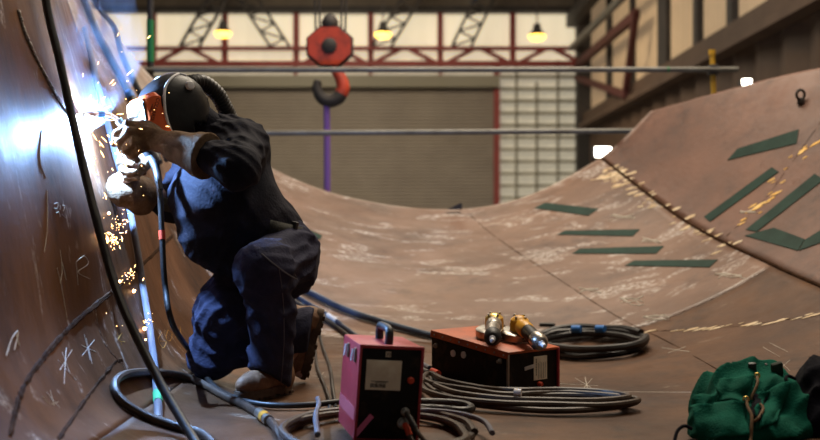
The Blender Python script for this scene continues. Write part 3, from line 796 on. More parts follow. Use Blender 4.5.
ho = toe-d*.325; ho.z = max(ground(ho.x, ho.y), ground(toe.x, toe.y))+.002
boot(frame(d, (0, 0, 1), ho), 'near dusty brown work boot flat on the plate')
tp = P(299, 381, 4.88); tp.z = ground(tp.x, tp.y)+.015
hl = P(316, 318, 4.86); d = (tp-hl).normalized()
boot(frame(d, (-1, -.12, .1), tp-d*.30+Vector((.045, 0, .02))), 'far brown work boot resting on its toe')

# welding helmet
fw = Vector((-.72, -.66, -.20)).normalized()
HF = frame(fw, (-.22, -.05, 1), P(174, 110, 4.48))
sil = [(-10, .150), (8, .152), (24, .156), (40, .152), (58, .150), (78, .150), (98, .150), (118, .150), (140, .146), (165, .140), (190, .140), (215, .142), (238, .150), (256, .165), (270, .172), (286, .178), (304, .180), (322, .172), (338, .160)]
def RS(a):
    a = a % 360
    for i in range(len(sil)):
        a0, r0 = sil[i]; a1, r1 = sil[(i+1) % len(sil)]
        if a1 < a0: a1 += 360
        for q in (a, a-360, a+360):
            if a0 <= q <= a1:
                t = (q-a0)/(a1-a0); t = t*t*(3-2*t); return r0*(1-t)+r1*t
    return .15
def shell(scale=1., W=.122, grow=0., arc=None, th=(0, 1)):
    vs, fs = [], []; na, nb = 56, 28
    for i in range(na):
        a = 360*i/na; r = RS(a)*scale+grow
        for j in range(nb+1):
            b = -PI/2+PI*j/nb
            cb_, sb_ = math.cos(b), math.sin(b)
            cbp = abs(cb_)**.62; sbp = math.copysign(abs(sb_)**.75, sb_)
            vs.append((r*cbp*math.cos(math.radians(a)), (W*scale+grow)*sbp, r*cbp*math.sin(math.radians(a))))
    for i in range(na):
        for j in range(nb):
            p, q = i*(nb+1)+j, ((i+1) % na)*(nb+1)+j
            fs.append([p, q, q+1, p+1])
    return vs, fs
vs, fs = shell()
# the helmet is open at the neck: drop the faces that look down and back
keep = []
for f in fs:
    c = sum((Vector(vs[i]) for i in f), Vector())/4
    an = math.degrees(math.atan2(c.z, c.x)) % 360
    if 205 < an < 262 and c.z < -.085: continue
    keep.append(f)
helmet = mesh_obj('welding_helmet', [HF @ Vector(v) for v in vs], keep, M['shell'], person)
bm = bmesh.new(); bm.from_mesh(helmet.data); bmesh.ops.remove_doubles(bm, verts=bm.verts[:], dist=.0004); bmesh.ops.recalc_face_normals(bm, faces=bm.faces[:]); bm.to_mesh(helmet.data); bm.free()
sd = helmet.modifiers.new('t', 'SOLIDIFY'); sd.thickness = .006
helmet['label'] = 'black welding helmet with orange visor frame'
# raised side panels with a bead round them, its arc-lit edge painted pale, ear knobs
for s in (-1, 1):
    pts = []
    for q in spline([(-.030, .142, 0), (.02, .128, 0), (.065, .098, 0), (.092, .055, 0), (.104, .0, 0), (.104, -.06, 0), (.092, -.105, 0)], 6):
        x, z = q.x, q.y
        r = math.hypot(x, z); a = math.degrees(math.atan2(z, x)); u = min(.985, r/RS(a))
        cb_ = u**(1/.62); sb_ = math.sqrt(max(0, 1-cb_*cb_))
        pts.append(Vector((x, s*(.122*sb_**.75+.002), z)))
    MB().tube(pts, .0058, 8, HF).build('panel_rim', M['rim'], helmet)
    k0 = frame((1, 0, 0), (0, s, 0), (-.030, s*.114, .078))
    MB().lathe([(.020, -.012), (.020, .010), (.016, .016), (.006, .018)], HF @ k0, 16).build('knob', M['rim'], helmet)
# brow bead over the crown, painted pale for its arc-lit top edge
pts = []
for i in range(28):
    b = -PI/2*.93+PI*.64*i/27; a = 66+46*(i/27)**2
    cb_, sb_ = math.cos(b), math.sin(b); r = RS(a)*abs(cb_)**.62
    pts.append(Vector((r*math.cos(math.radians(a)), .122*math.copysign(abs(sb_)**.75, sb_), r*math.sin(math.radians(a))))*1.012)
MB().tube(pts, .005, 8, HF).build('brow_rim', M['rim'], helmet)
# orange visor frame: a tapering box on the face, window in front
def loft(rings, close=True):
    n = len(rings[0]); v = [p for r in rings for p in r]; f = []
    for i in range(len(rings)-1):
        for j in range(n): f.append([i*n+j, i*n+(j+1) % n, (i+1)*n+(j+1) % n, (i+1)*n+j])
    if close: f += [list(range(n))[::-1], [(len(rings)-1)*n+j for j in range(n)]]
    return v, f
def rrect(x, w0, w1, z0, z1, tilt=0, c=.018):
    """rounded trapezoid ring at depth x: half width w0 at z0 (bottom), w1 at z1 (top)"""
    q = [(-w0+c, z0), (w0-c, z0), (w0, z0+c), (w1, z1-c), (w1-c, z1), (-w1+c, z1), (-w1, z1-c), (-w0, z0+c)]
    return [Vector((x+tilt*z, y, z)) for y, z in q]
v, f = loft([rrect(.098, .108, .102, -.122, .066), rrect(.125, .106, .100, -.120, .077, -.05), rrect(.150, .094, .090, -.114, .076, -.1), rrect(.170, .084, .080, -.106, .068, -.12), rrect(.174, .079, .075, -.10, .062, -.12)])
vis = mesh_obj('visor_frame', [HF @ p for p in v], f, M['orange'], helmet, True, 30)
v, f = loft([rrect(.168, .070, .066, -.090, .050, -.12, .008), rrect(.1775, .070, .066, -.090, .050, -.12, .008)])
mesh_obj('visor_lens', [HF @ p for p in v], f, M['lens'], vis, True, 30)
ring = rrect(.178, .073, .069, -.094, .054, -.12, .008)
MB().tube([HF @ p for p in ring], .0035, 6, closed=True).build('lens_trim', M['rim'], vis)
pA, pB = HF @ Vector((.187, .078, -.082)), HF @ Vector((.174, .074, .044))
MB().bar(pA, pB, .0038, 6).build('lens_slot', M['ink'], vis)
tb = MB()
# lettering on the near cheek of the orange frame
o0 = Vector((.131, .099, .012)); yv = Vector((.30, -1, -.05)).normalized()
for s in (1,):
    side_n = Vector((.62, s*.78, .05)).normalized()
    xt = Vector((.38, -s*.30, -.87)); xt = (xt-side_n*xt.dot(side_n)).normalized(); zt_ = side_n.cross(xt)
    base = Vector((.143, s*.0985, .004))+side_n*.0035
    Tm = Matrix((xt, zt_, side_n)).transposed().to_4x4(); Tm.translation = base
    text_mesh(tb, 'COLLARD', .021, HF @ Tm, .0008)
    Tm2 = Tm.copy(); Tm2.translation = base-zt_*.014+side_n*.001
    text_mesh(tb, 'welding', .011, HF @ Tm2, .0008)
tb.build('visor_lettering', M['ink'], vis, False)
# air hose from the back of the helmet down behind the neck
hp = spline([P(188, 84, 4.55), P(203, 83, 4.62), P(217, 94, 4.68), P(225, 108, 4.72), P(232, 122, 4.76), P(243, 138, 4.76)], 14)
rr = [.036*(1+.07*math.sin(i*2.1)) for i in range(len(hp))]
MB().tube(hp, rr, 14).build('air_hose', M['rubber'], helmet)
hb = [P(203, 98, 4.52), P(206, 112, 4.54), P(205, 124, 4.54)]
MB().tube(spline(hb, 6), .020, 8).build('head_band', M['black'], helmet)
nk = sdf_mesh([cap(A3(196, 118, 4.53), .075, A3(214, 136, 4.58), .088)], .008, .02, wr(.006, 60, [((.3, .3, .9), 1)], .3))
mesh_obj('neck_hood', nk[0], nk[1], M['navy'], person)

# ------------------------------------------------------------------ torch
ARC = hit(75, 118, 0)
tz = hit(79, 116.5, .018)
t = thing('welding_torch', 'welding torch with copper gooseneck held against the left plate', 'welding torch', P(135, 135, 4.36))
neckp = spline([tz, P(92, 114.5, 4.25), P(104, 114, 4.30), P(114, 117, 4.33), P(121, 124, 4.36)], 8)
MB().tube(neckp, .0085, 10).build('gooseneck', M['copper'], t)
MB().tube([tz, tz.lerp(P(92, 114.5, 4.25), .5), P(94, 114.4, 4.258)], [.009, .0125, .0125], 12).build('nozzle', M['steel'], t)
MB().tube([P(97, 114.2, 4.27), P(103, 114, 4.295)], .014, 12).build('insulator', M['tape_blue'], t)
MB().tube(spline([P(118, 120, 4.35), P(126, 129, 4.37), P(138, 143, 4.40), P(150, 157, 4.415)], 6), .0165, 12).build('handle', M['black'], t)
cab = spline([P(150, 157, 4.415), P(156, 168, 4.39), P(160, 195, 4.34), P(162, 235, 4.30), P(165, 285, 4.26), P(173, 325, 4.24), hit(190, 362, .03), hit(212, 390, .02), hit(238, 404, .02), hit(270, 410, .02), hit(305, 410, .02), hit(332, 407.5, .02), hit(352, 405, .02)], 10)
tc = MB().tube(cab, .0125, 10).build('cable', M['rubber'], t)
MB().tube(spline([P(150, 157, 4.415), P(156, 168, 4.39), P(160, 190, 4.345)], 6), [.0175]*6+[.016]*4+[.0145]*3, 10).build('strain_relief', M['black'], tc)
i0 = 30; MB().tube(cab[i0-1:i0+2], .0138, 10).build('tape_band', M['tape_red'], tc)

# ------------------------------------------------------------------ hoses and cables
def hose(name, pts, r, m, label, cat, group=None, n=9, tapes=(), per=8):
    o = MB().tube(spline(pts, per), r, n).build(name, M[m])
    tag(o, label, cat, group)
    s = spline(pts, per)
    for fr_, w, mm in tapes:
        i = int(fr_*(len(s)-1)); MB().tube(s[max(0, i-w):i+w+1], r*1.13, n).build('tape_band', M[mm], o)
    return o
hose('hanging_cable', [P(44, -60, 4.1), P(46, 0, 4.08), P(60, 62, 4.05), P(75, 130, 4.0), P(95, 214, 3.92), P(120, 299, 3.82), P(157, 377, 3.70), P(193, 438, 3.52), P(215, 470, 3.35)], .0165, 'rubber', 'thick black cable hanging across the left plate in front of everything', 'cable')
h = [hit(82, 30, .02), hit(90, 70, .02), hit(100, 110, .02), hit(110, 150, .02), hit(121, 190, .02), hit(131, 240, .02), hit(139, 290, .02), hit(147, 340, .02), hit(154, 392, .02), hit(157, 425, .02)]
hose('grey_pipe', h, .016, 'hose_grey', 'straight pale grey pipe running down left plate behind far gauntlet', 'pipe', tapes=[(.92, 1, 'tape_green')])
hose('air_line', [hit(x, y, .03) for x, y in ((70, -40), (80, 0), (94, 35), (108, 62), (122, 88), (133, 112), (143, 135), (155, 165))], .026, 'rubber', 'thick black hose down upper left plate behind the helmet, lower one', 'hose', 'black hoses on the upper left plate', tapes=[(.63, 1, 'tape_blue')])
hose('air_line', [hit(x, y, .07) for x, y in ((74, -40), (86, 0), (99, 9), (106, 32), (113, 58), (124, 84), (136, 108), (148, 135), (158, 165))], .022, 'rubber', 'thick black hose bowing out over upper left plate, nearer the green post', 'hose', 'black hoses on the upper left plate')
# brown hose looping on the floor at lower left, ending in a coupling by the red box
lp = [(215, 450), (200, 438), (172, 430), (142, 419), (119, 404), (111, 388), (122, 377), (149, 375), (178, 379), (198, 386), (222, 399), (245, 410), (262, 420), (274, 430), (284, 446)]
o = hose('looped_hose', [hit(x, y, .017) for x, y in lp], .0165, 'rubber_brown', 'brown hose looped on floor at lower left below the hanging cable', 'hose')
a, b = hit(259, 418, .02), hit(269, 426, .02)
MB().tube([a, a.lerp(b, .5), b], .021, 12).build('coupling', M['steel'], o); MB().tube([a.lerp(b, .45), a.lerp(b, .75)], .0225, 12).build('yellow_tag', M['yellow'], o)
hose('blue_hose', [hit(x, y, .025) for x, y in ((280, 281), (308, 295), (345, 313), (390, 328), (437, 341), (475, 350))], .022, 'rubber_blue', 'thick blue-black hose from behind the welder to the black box', 'hose')
o = hose('thin_cable', [hit(x, y, .017) for x, y in ((288, 293), (305, 304), (330, 319), (346, 331), (364, 343), (402, 358), (430, 372))], .015, 'rubber_blue', 'upper of two dark cables taped together with white, behind red box', 'cable', 'two taped cables behind the red box', tapes=[(.36, 2, 'tape_white')])
hose('thin_cable', [hit(x, y, .017) for x, y in ((284, 298), (303, 309), (326, 323), (341, 333), (360, 347), (398, 362), (428, 376))], .013, 'rubber', 'lower of two dark cables taped together with white, behind red box', 'cable', 'two taped cables behind the red box')
hose('thin_cable', [hit(x, y, .009) for x, y in ((312, 330), (315, 350), (317, 368), (324, 386), (329, 402), (330, 416))], .008, 'rubber', 'thin dark cable on floor just right of far boot, nearer the boot', 'cable', 'thin cables right of the far boot')
hose('thin_cable', [hit(x, y, .009) for x, y in ((318, 328), (322, 346), (327, 360), (331, 374), (333, 392), (336, 410))], .008, 'rubber', 'thin dark cable on floor right of far boot, nearer the red box', 'cable', 'thin cables right of the far boot')

def coil(name, path, loops, r, m, label, jit, per=6, climb=.6, tapes=(), tails=()):
    pts = []; n = len(path)
    for l in range(loops):
        jx, jy = [random.gauss(0, jit) for _ in range(2)]; sx = 1+random.uniform(-.09, .05); sy = 1+random.uniform(-.2, .15)
        cx = sum(p[0] for p in path)/n; cy = sum(p[1] for p in path)/n
        for i, (x, y) in enumerate(path):
            px = cx+(x-cx)*sx+jx+random.gauss(0, jit*.4); py = cy+(y-cy)*sy+jy*.45+random.gauss(0, jit*.2)
            pts.append(hit(px, py, r*(1.0+climb*l*1.2+random.uniform(0, .5))))
    for q in tails: pts.append(hit(*q, r))
    o = MB().tube(spline(pts, per), r, 8).build(name, M[m]); tag(o, label, 'cable', 'coiled cables on the floor')
    s = spline(pts, per)
    for i, w, mm in tapes:
        i = int(i*(len(s)-1)); MB().tube(s[max(0, i-w):i+w+1], r*1.14, 8).build('tape_band', M[mm], o)
    return o
def oval(cx, cy, a, b, rot=0, n=14, st=0):
    out = []
    for i in range(n):
        t = 2*PI*i/n+st; x, y = a*math.cos(t), b*math.sin(t)
        out.append((cx+x*math.cos(rot)-y*math.sin(rot), cy+x*math.sin(rot)+y*math.cos(rot)))
    return out
coil('cable_coil', oval(592, 349, 54, 11), 4, .020, 'rubber', 'black cable coil with two blue tape bands behind the black box', 1.6)
cc = [o for o in SC.objects if o.name.startswith('cable_coil')][-1]
for bx in (578, 603):
    a, b = hit(bx-4.5, 340.5, .075), hit(bx+4.5, 340.5, .075)
    MB().bar(a, b, .024, 10).build('tape_band', M['tape_blue'], cc)
MB().bar(hit(540, 336.5, .08), hit(556, 337, .08), .014, 8).build('cable_end', M['rubber'], cc)
front = [(424, 382), (440, 391), (478, 399), (512, 403), (562, 401), (610, 404), (636, 410), (604, 415), (552, 415), (500, 412), (452, 406), (428, 396)]
coil('cable_coil', front, 5, .0125, 'rubber_brown', 'flattened brown cable coil with pale tape band in front of the black box', 2.6)
cc = [o for o in SC.objects if o.name.startswith('cable_coil')][-1]
MB().bar(hit(514, 411.5, .075), hit(521, 412, .075), .016, 10).build('tape_band', M['tape_white'], cc)
MB().bar(hit(432, 384, .06), hit(438, 387, .06), .015, 10).build('tape_band', M['tape_red'], cc)
coil('cable_coil', oval(376, 445, 98, 27, 0, 16, .4), 4, .0135, 'rubber_brown', 'brown cable coil lying round the foot of the red box', 3.0, climb=.5)
hose('thick_cable', [hit(x, y, .03) for x, y in ((404, 410), (430, 410), (455, 411), (468, 413.5), (471, 417), (462, 419), (440, 417), (418, 416))], .017, 'rubber', 'short thick black cable bight on floor right of the red box', 'cable')
hose('thin_cable', [hit(x, y, .05) for x, y in ((412, 424), (440, 425), (466, 429), (484, 436), (492, 448))], .010, 'hose_grey', 'pale grey cable across the coil right of the red box', 'cable')
hose('thin_cable', [hit(x, y, .05) for x, y in ((318, 411), (319, 418), (316, 430), (318, 450))], .010, 'hose_grey', 'short pale grey cable end left of the red box', 'cable')

# ------------------------------------------------------------------ red power box
BW, BD, BH = .22, .33, .318; ya = math.radians(12.7); roll = math.radians(4.0)
tl = Vector(((353-CX)/F*3.485, 3.485, 0)); tl.z = 0
xax = Vector((math.cos(ya), math.sin(ya), 0)); yax = Vector((-math.sin(ya), math.cos(ya), 0))
RB = Matrix((xax, yax, Vector((0, 0, 1)))).transposed().to_4x4(); RB.translation = tl
RB = RB @ Matrix.Translation((BW, 0, .004)) @ Matrix.Rotation(roll, 4, 'Y') @ Matrix.Translation((-BW, 0, 0))
t = thing('welder_power_box', 'upright red and black steel welding box with top handle and white plate', 'welding box', tl+xax*.11+yax*.16)
MB().box((BW, BD, BH), RB, c=(BW/2, BD/2, BH/2), bev=.006).build('case', M['red_paint'], t, True, 30)
MB().box((BW-.014, .008, BH-.016), RB, c=(BW/2, -.002, BH/2), bev=.002).build('front_panel', M['panel_black'], t, True, 30)
mb = MB()
for x, z, w, h in ((BW/2, BH-.004, BW, .012), (.004, BH/2, .01, BH), (BW-.004, BH/2, .01, BH)): mb.box((w, .016, h), RB, c=(x, -.003, z), bev=.003)
mb.build('front_edging', M['red_paint'], t, True, 30)
pl = MB().box((.120, .003, .100), RB, c=(.086, -.0078, BH-.098), bev=.001).build('name_plate', M['label'], t, True, 30)
mb = MB(); x = .045
while x < .095:
    w = random.choice([.0012, .002, .003]); mb.box((w, .001, .013), RB, c=(x, -.0097, BH-.133)); x += w+random.choice([.0012, .002])
for i in range(3): mb.box((random.uniform(.02, .05), .001, .0016), RB, c=(.065+.014*i, -.0097, BH-.119-.003*(i == 1)))
mb.build('barcode', M['ink'], pl, False)
st = MB().box((.018, .002, .018), RB, c=(.098, -.0075, BH-.028)).build('number_sticker', M['label'], t, False)
tm = MB(); TM = RB @ frame((1, 0, 0), (0, -1, 0), (.098, -.009, BH-.028)); text_mesh(tm, '30', .017, TM); tm.build('number', M['ink'], st, False)
kn = frame((1, 0, 0), (0, -1, 0), (.180, -.006, BH-.112))
MB().lathe([(.012, 0), (.012, .006), (.0085, .01), (.0085, .018)], RB @ kn, 12).build('red_button', M['tape_red'], t)
for x, z, r in ((.168, .10, .013), (.163, .062, .017)):
    kn = frame((1, 0, 0), (0, -1, 0), (x, -.006, z)); sk = MB().lathe([(r*1.2, 0), (r*1.2, .006), (r, .008), (r, .022), (r*.7, .024)], RB @ kn, 16).build('socket', M['steel'], t)
    a = RB @ Vector((x, -.02, z))
    if z > .08: pts = [a, RB @ Vector((x+.006, -.06, z-.012)), RB @ Vector((x+.03, -.10, z-.055)), RB @ Vector((x+.055, -.12, .02)), RB @ Vector((x+.07, -.16, .012))]; m_ = 'rubber_brown'
    else: pts = [a, RB @ Vector((x+.006, -.05, z-.008)), RB @ Vector((x+.016, -.075, z-.04)), RB @ Vector((x+.02, -.11, .015))]; m_ = 'rubber_brown'
    MB().tube(spline(pts, 8), .0085, 10).build('lead', M[m_], sk)
    MB().tube(spline(pts, 8)[4:14], .0105, 10).build('lead_boot', M['tape_red' if z < .08 else 'rubber'], sk)
# handle: padded D on top
hp = [Vector((BW*.50, y, z)) for y, z in ((.055, BH), (.053, BH+.028), (.065, BH+.046), (.11, BH+.05), (.18, BH+.05), (.215, BH+.046), (.227, BH+.028), (.225, BH))]
MB().tube(spline(hp, 6), .0145, 12, RB).build('handle', M['black'], t)
for y in (.055, .20):
    lt = MB().box((.008, .022, .048), RB, c=(-.003, y, BH-.042), bev=.002).build('latch', M['steel'], t, True, 30)
    MB().tube([Vector((-.012, y-.008, BH-.022)), Vector((-.016, y-.008, BH-.06)), Vector((-.016, y+.008, BH-.06)), Vector((-.012, y+.008, BH-.022))], .0025, 6, RB).build('latch_loop', M['rim'], lt)
MB().box((.002, BD-.02, .045), RB, c=(-.0005, BD/2, .085)).build('side_band', M['band'], t, False)
for c_ in ((.05, .024),):
    Rp = RB @ Matrix.Translation((.030, -.0085, .052)) @ Matrix.Rotation(math.radians(-52), 4, 'Y')
    MB().box((.085, .002, .018), Rp, bev=.0005).build('pink_strip', M['pink'], t, False)

# ------------------------------------------------------------------ black box with orange lid
fc = Vector(((508-CX)/F*4.52, 4.52, 0)); la = Vector((-.64, .768, 0)).normalized(); ra = Vector((.80, .60, 0)).normalized()
ra = Vector((.768, .64, 0)).normalized()
BB = Matrix((ra, la, Vector((0, 0, 1)))).transposed().to_4x4(); BB.translation = fc+Vector((0, 0, .004))
W2, L2, H2 = .315, .50, .168
t = thing('wire_feeder_box', 'low black steel box with worn orange lid lying on the floor', 'tool box', fc+ra*W2/2+la*L2/2)
TA = .055
LB = BB @ Matrix.Translation((0, 0, H2)) @ Matrix.Rotation(math.atan2(TA, L2), 4, 'X') @ Matrix.Translation((0, 0, -H2))     # plane of the sloping lid
MB().prism([(0, 0), (L2, 0), (L2, H2+TA), (0, H2)], 0, W2, BB @ Matrix(((0, 0, 1, 0), (1, 0, 0, 0), (0, 1, 0, 0), (0, 0, 0, 1)))).build('case', M['panel_black'], t, False)
MB().box((W2+.012, L2+.012, .012), LB, c=(W2/2, L2/2, H2+.004), bev=.003).build('lid', M['lid_orange'], t, True, 30)
lip = MB(); lip.box((.006, L2+.01, .022), LB, c=(-.003, L2/2, H2-.010)); lip.build('lid_lip', M['lid_orange'], t, False)
for i in range(9): MB().sphere((0, 0, 0), .0045, LB @ Matrix.Translation((-.006, .02+i*.057, H2-.008)), 8, 6).build('rivet', M['steel'], t)
MB().box((.010, .010, H2), BB, c=(0, 0, H2/2), bev=.002).build('corner_strip', M['steel'], t, False)
MB().box((.010, .016, H2+.012), BB, c=(W2-.002, -.003, H2/2), bev=.002).build('red_edge', M['red_paint'], t, False)
for y, z, r in ((.045, H2-.035, .012), (L2-.035, H2-.005, .012), (L2-.03, .035, .010)):
    MB().lathe([(r, 0), (r, .008), (r*.6, .012), (r*.6, .02)], BB @ frame((0, 1, 0), (-1, 0, 0), (0, y, z)), 12).build('bolt_foot', M['steel'], t)
for y in (L2-.15, L2-.22):
    MB().lathe([(.016, 0), (.016, .004), (.006, .006)], BB @ frame((0, 1, 0), (-1, 0, 0), (0, y, H2-.030)), 14).build('round_cover', M['tape_white'], t)
pl = MB().box((.085, .003, .105), BB, c=(.20, -.002, .092), bev=.001).build('name_plate', M['label'], t, False)
mb = MB()
for i in range(7): mb.box((.004, .001, random.uniform(.004, .01)), BB, c=(.172, -.004, .13-.011*i))
for i in range(5): mb.box((.0015, .001, .07), BB, c=(.185+.011*i, -.0037, .09+random.uniform(-.01, .01)))
mb.build('plate_print', M['ink'], pl, False)
MB().box((.060, .003, .016), BB @ Matrix.Translation((.130, -.002, .10)) @ Matrix.Rotation(math.radians(-8), 4, 'Y')).build('tape_label', M['tape_white'], t, False)
MB().lathe([(.011, 0), (.011, .014), (.008, .02)], BB @ frame((1, 0, 0), (0, -1, 0), (.19, -.002, .022)), 12).build('red_plug', M['tape_red'], t)

# ------------------------------------------------------------------ angle grinders on the lid
def grinder(loc2, ang_, tilt, label, yel):
    """air grinder: local x = along the body towards the tail, z up; head at origin"""
    o = LB @ Vector((loc2[0], loc2[1], H2+.010))
    d = (ra*math.cos(ang_)+la*math.sin(ang_)); d.z = tilt
    G = frame(d, (0, 0, 1), o+Vector((0, 0, .078))) @ Matrix.Scale(1.22, 4)
    t = thing('angle_grinder', label, 'angle grinder', o)
    ax = frame((0, 1, 0), (1, 0, 0), (0, 0, 0))      # lathe axis along local x
    MB().lathe([(.022, -.005), (.030, .02), (.031, .06), (.027, .075)], G @ ax, 18).build('motor_housing', M['yellow' if yel else 'steel'], t)
    MB().lathe([(.026, .07), (.0275, .10), (.024, .14), (.027, .165), (.022, .18)], G @ ax, 18).build('handle', M['rubber' if yel else 'steel'], t)
    MB().lathe([(.030, .165), (.030, .205), (.022, .215)], G @ ax, 16).build('tail_sleeve', M['black' if not yel else 'steel'], t)
    MB().lathe([(.012, .21), (.012, .225), (.008, .228), (.008, .25), (.005, .252)], G @ ax, 12).build('air_inlet', M['rim'], t)
    MB().beam(G @ Vector((.085, 0, -.032)), G @ Vector((.16, 0, -.038)), .012, .008).build('lever', M['black'], t, False)
    hv = MB().lathe([(.020, -.040), (.034, -.034), (.036, -.005), (.034, .018), (.020, .030), (.008, .034)], G @ Matrix.Translation((-.015, 0, 0)), 18).build('gear_head', M['yellow' if yel else 'brass'], t)
    for a in range(4):
        MB().bar(Vector((-.015+.024*math.cos(a*PI/2+.6), .024*math.sin(a*PI/2+.6), .026)), Vector((-.015+.024*math.cos(a*PI/2+.6), .024*math.sin(a*PI/2+.6), .034)), .005, 6, G).build('bolt', M['steel'], hv)
    gd = MB(); n = 22; v, f = [], []
    prof = [(.03, -.024), (.064, -.024), (.070, -.028), (.070, -.052), (.066, -.052), (.066, -.030), (.03, -.028)]
    for i in range(n+1):
        a = -PI*.62+(PI*1.15)*(i/n-.5)
        for r, z in prof: v.append((-.015+r*math.cos(a), r*math.sin(a), z))
    k_ = len(prof)
    for i in range(n):
        for j in range(k_): f.append([i*k_+j, (i+1)*k_+j, (i+1)*k_+(j+1) % k_, i*k_+(j+1) % k_])
    f += [list(range(k_)), [n*k_+j for j in range(k_)][::-1]]
    gd.add(v, f, G).build('guard', M['steel'], t)
    MB().lathe([(.008, -.054), (.060, -.050), (.060, -.046), (.01, -.046)], G @ Matrix.Translation((-.015, 0, 0)), 24).build('disc', M['sole'], t)
    return t
grinder((.125, .215), math.radians(-136), -.16, 'silver air grinder lying on orange lid, left and farther of the two', False)
grinder((.205, .125), math.radians(-116), -.20, 'yellow-headed air grinder on orange lid, its tail overhanging the box edge', True)

# ------------------------------------------------------------------ green canvas bag and black bag
bz = ground(1.25, 3.75)
def B3(px, py, Y): return A3(px, py, Y)
fb = wr(.036, 17, [((.8, .1, .5), 1), ((.2, .5, -.8), 1), ((-.6, .3, .7), .7)], 2.2)
fb2 = wr(.019, 42, [((.7, .2, -.6), 1), ((-.4, .3, .8), .8)], .7)
cut_notch = lambda g: np.linalg.norm((g-A3(765, 398, 3.53))*np.array((1.5, 1, .7)), axis=-1)-.045
bp_ = [cap(B3(735, 405, 3.80), .145, B3(765, 405, 3.80), .15), ell(B3(712, 420, 3.65), (.10, .12, .075)), ell(B3(750, 430, 3.62), (.21, .16, .085)), ball(B3(742, 385, 3.84), .085), ball(B3(772, 387, 3.84), .075), ell(B3(782, 405, 3.70), (.07, .11, .12)), ball(B3(700, 402, 3.66), .04)]
sv, sf = sdf_mesh(bp_, .008, .03, lambda g: fb(g)+fb2(g), clips=[((0, 0, .004), (0, 0, -1))], cut=[cut_notch])
bag = mesh_obj('backpack', sv, sf, M['canvas']); tag(bag, 'crumpled green canvas backpack with brown drawcord on floor', 'backpack')
BG = BVHTree.FromPolygons([Vector(v) for v in sv], [list(q) for q in sf])
def bgp(px, py, lift=.004): return on(BG, px, py, lift) or P(px, py, 3.6)
# flap lying over the bag: a cloth sheet with thickness
def cloth(name, bv, quad, m, parent, nu=18, nv=14, lift=.012, wave=.008):
    a, b, c, d = [Vector((x, y, 0)) for x, y in quad]; vs = []
    for j in range(nv+1):
        for i in range(nu+1):
            s, tt = i/nu, j/nv; p = a.lerp(b, s).lerp(d.lerp(c, s), tt)
            q = on(bv, p.x, p.y, lift) or P(p.x, p.y, 3.6)
            q = q+Vector((0, -1, .5))*wave*math.sin(s*9+tt*4)
            vs.append(q)
    # relax so the sheet drapes instead of hugging every fold
    g_ = np.array([list(v) for v in vs]).reshape(nv+1, nu+1, 3)
    for _ in range(4): g_[1:-1, 1:-1] = .25*(g_[:-2, 1:-1]+g_[2:, 1:-1]+g_[1:-1, :-2]+g_[1:-1, 2:])
    vs = [Vector(x)+Vector((0, -1, .4))*.010*(noise.noise(Vector(x)*22)) for x in g_.reshape(-1, 3)]; w = nu+1
    fs = [[j*w+i, j*w+i+1, (j+1)*w+i+1, (j+1)*w+i] for j in range(nv) for i in range(nu)]
    o = mesh_obj(name, vs, fs, m, parent); s_ = o.modifiers.new('t', 'SOLIDIFY'); s_.thickness = .006; s_.offset = 0
    return o
cloth('left_flap', BG, [(719, 382), (752, 378), (749, 402), (716, 404)], M['canvas'], bag)
cloth('front_pocket', BG, [(694, 408), (745, 403), (748, 436), (700, 440)], M['canvas'], bag, lift=.014)
cloth('right_flap', BG, [(757, 395), (790, 384), (776, 424), (756, 432)], M['canvas'], bag, lift=.014)
for px, py in ((755.5, 379), (745.5, 402.5)):
    q = bgp(px, py, .014); MB().tube([q+Vector((.009*math.cos(a), -.001, .009*math.sin(a))) for a in [2*PI*i/12 for i in range(12)]], .0035, 6, closed=True).build('eyelet', M['brass'], bag)
MB().tube(spline([bgp(755.5, 380, .015), bgp(758, 386, .02), bgp(757, 391, .02), bgp(754, 397, .02), bgp(752, 404, .016)], 6), .005, 7).build('drawcord', M['cord'], bag)
MB().tube(spline([bgp(746, 403, .015), bgp(750, 410, .022), bgp(753, 420, .022), bgp(751, 430, .02), bgp(748, 440, .02), P(746, 455, 3.4)], 6), .0055, 7).build('drawcord', M['cord'], bag)
MB().tube(spline([bgp(758, 408, .016), bgp(763, 414, .022), bgp(761, 421, .022), bgp(755, 424, .018)], 6), .005, 7).build('drawcord', M['cord'], bag)
cloth('opening_shade', BG, [(754, 396), (766, 398), (762, 424), (754, 418)], M['bag_black'], bag, 8, 8, .017, .0)  # black sheet over the canvas, standing for the shade inside the opening
MB().tube(spline([P(692, 429, 3.52), P(684, 426, 3.52), P(677, 432, 3.50), P(674, 445, 3.46)], 6), .006, 7).build('side_loop', M['bag_black'], bag)
MB().box((.045, .02, .06), frame((1, .2, .25), (0, -.3, 1), P(777, 370, 3.78)), bev=.008).build('shoulder_strap', M['strap_olive'], bag)
MB().box((.05, .022, .055), frame((1, .2, -.25), (0, -.3, 1), P(768, 371, 3.83)), bev=.008).build('strap_buckle', M['black'], bag)
MB().box((.028, .02, .05), frame((1, -.2, .1), (.1, -.3, 1), P(752.5, 369, 3.80)), bev=.006).build('haul_loop', M['black'], bag)
bp2 = [ell(B3(824, 408, 3.74), (.115, .15, .17)), ball(B3(818, 385, 3.78), .075), ell(B3(815, 430, 3.66), (.075, .12, .11)), ball(B3(832, 378, 3.76), .09)]
sv, sf = sdf_mesh(bp2, .010, .05, lambda g: fb(g)*.8+fb2(g), clips=[((0, 0, .004), (0, 0, -1))])
bb = mesh_obj('black_bag', sv, sf, M['bag_black']); tag(bb, 'soft black bag slumped beside the green backpack at right photo edge', 'bag')
MB().tube(spline([P(793, 385, 3.66), P(786, 380, 3.66), P(788, 376, 3.7), P(796, 379, 3.7)], 6), .006, 7).build('carry_loop', M['bag_black'], bb)

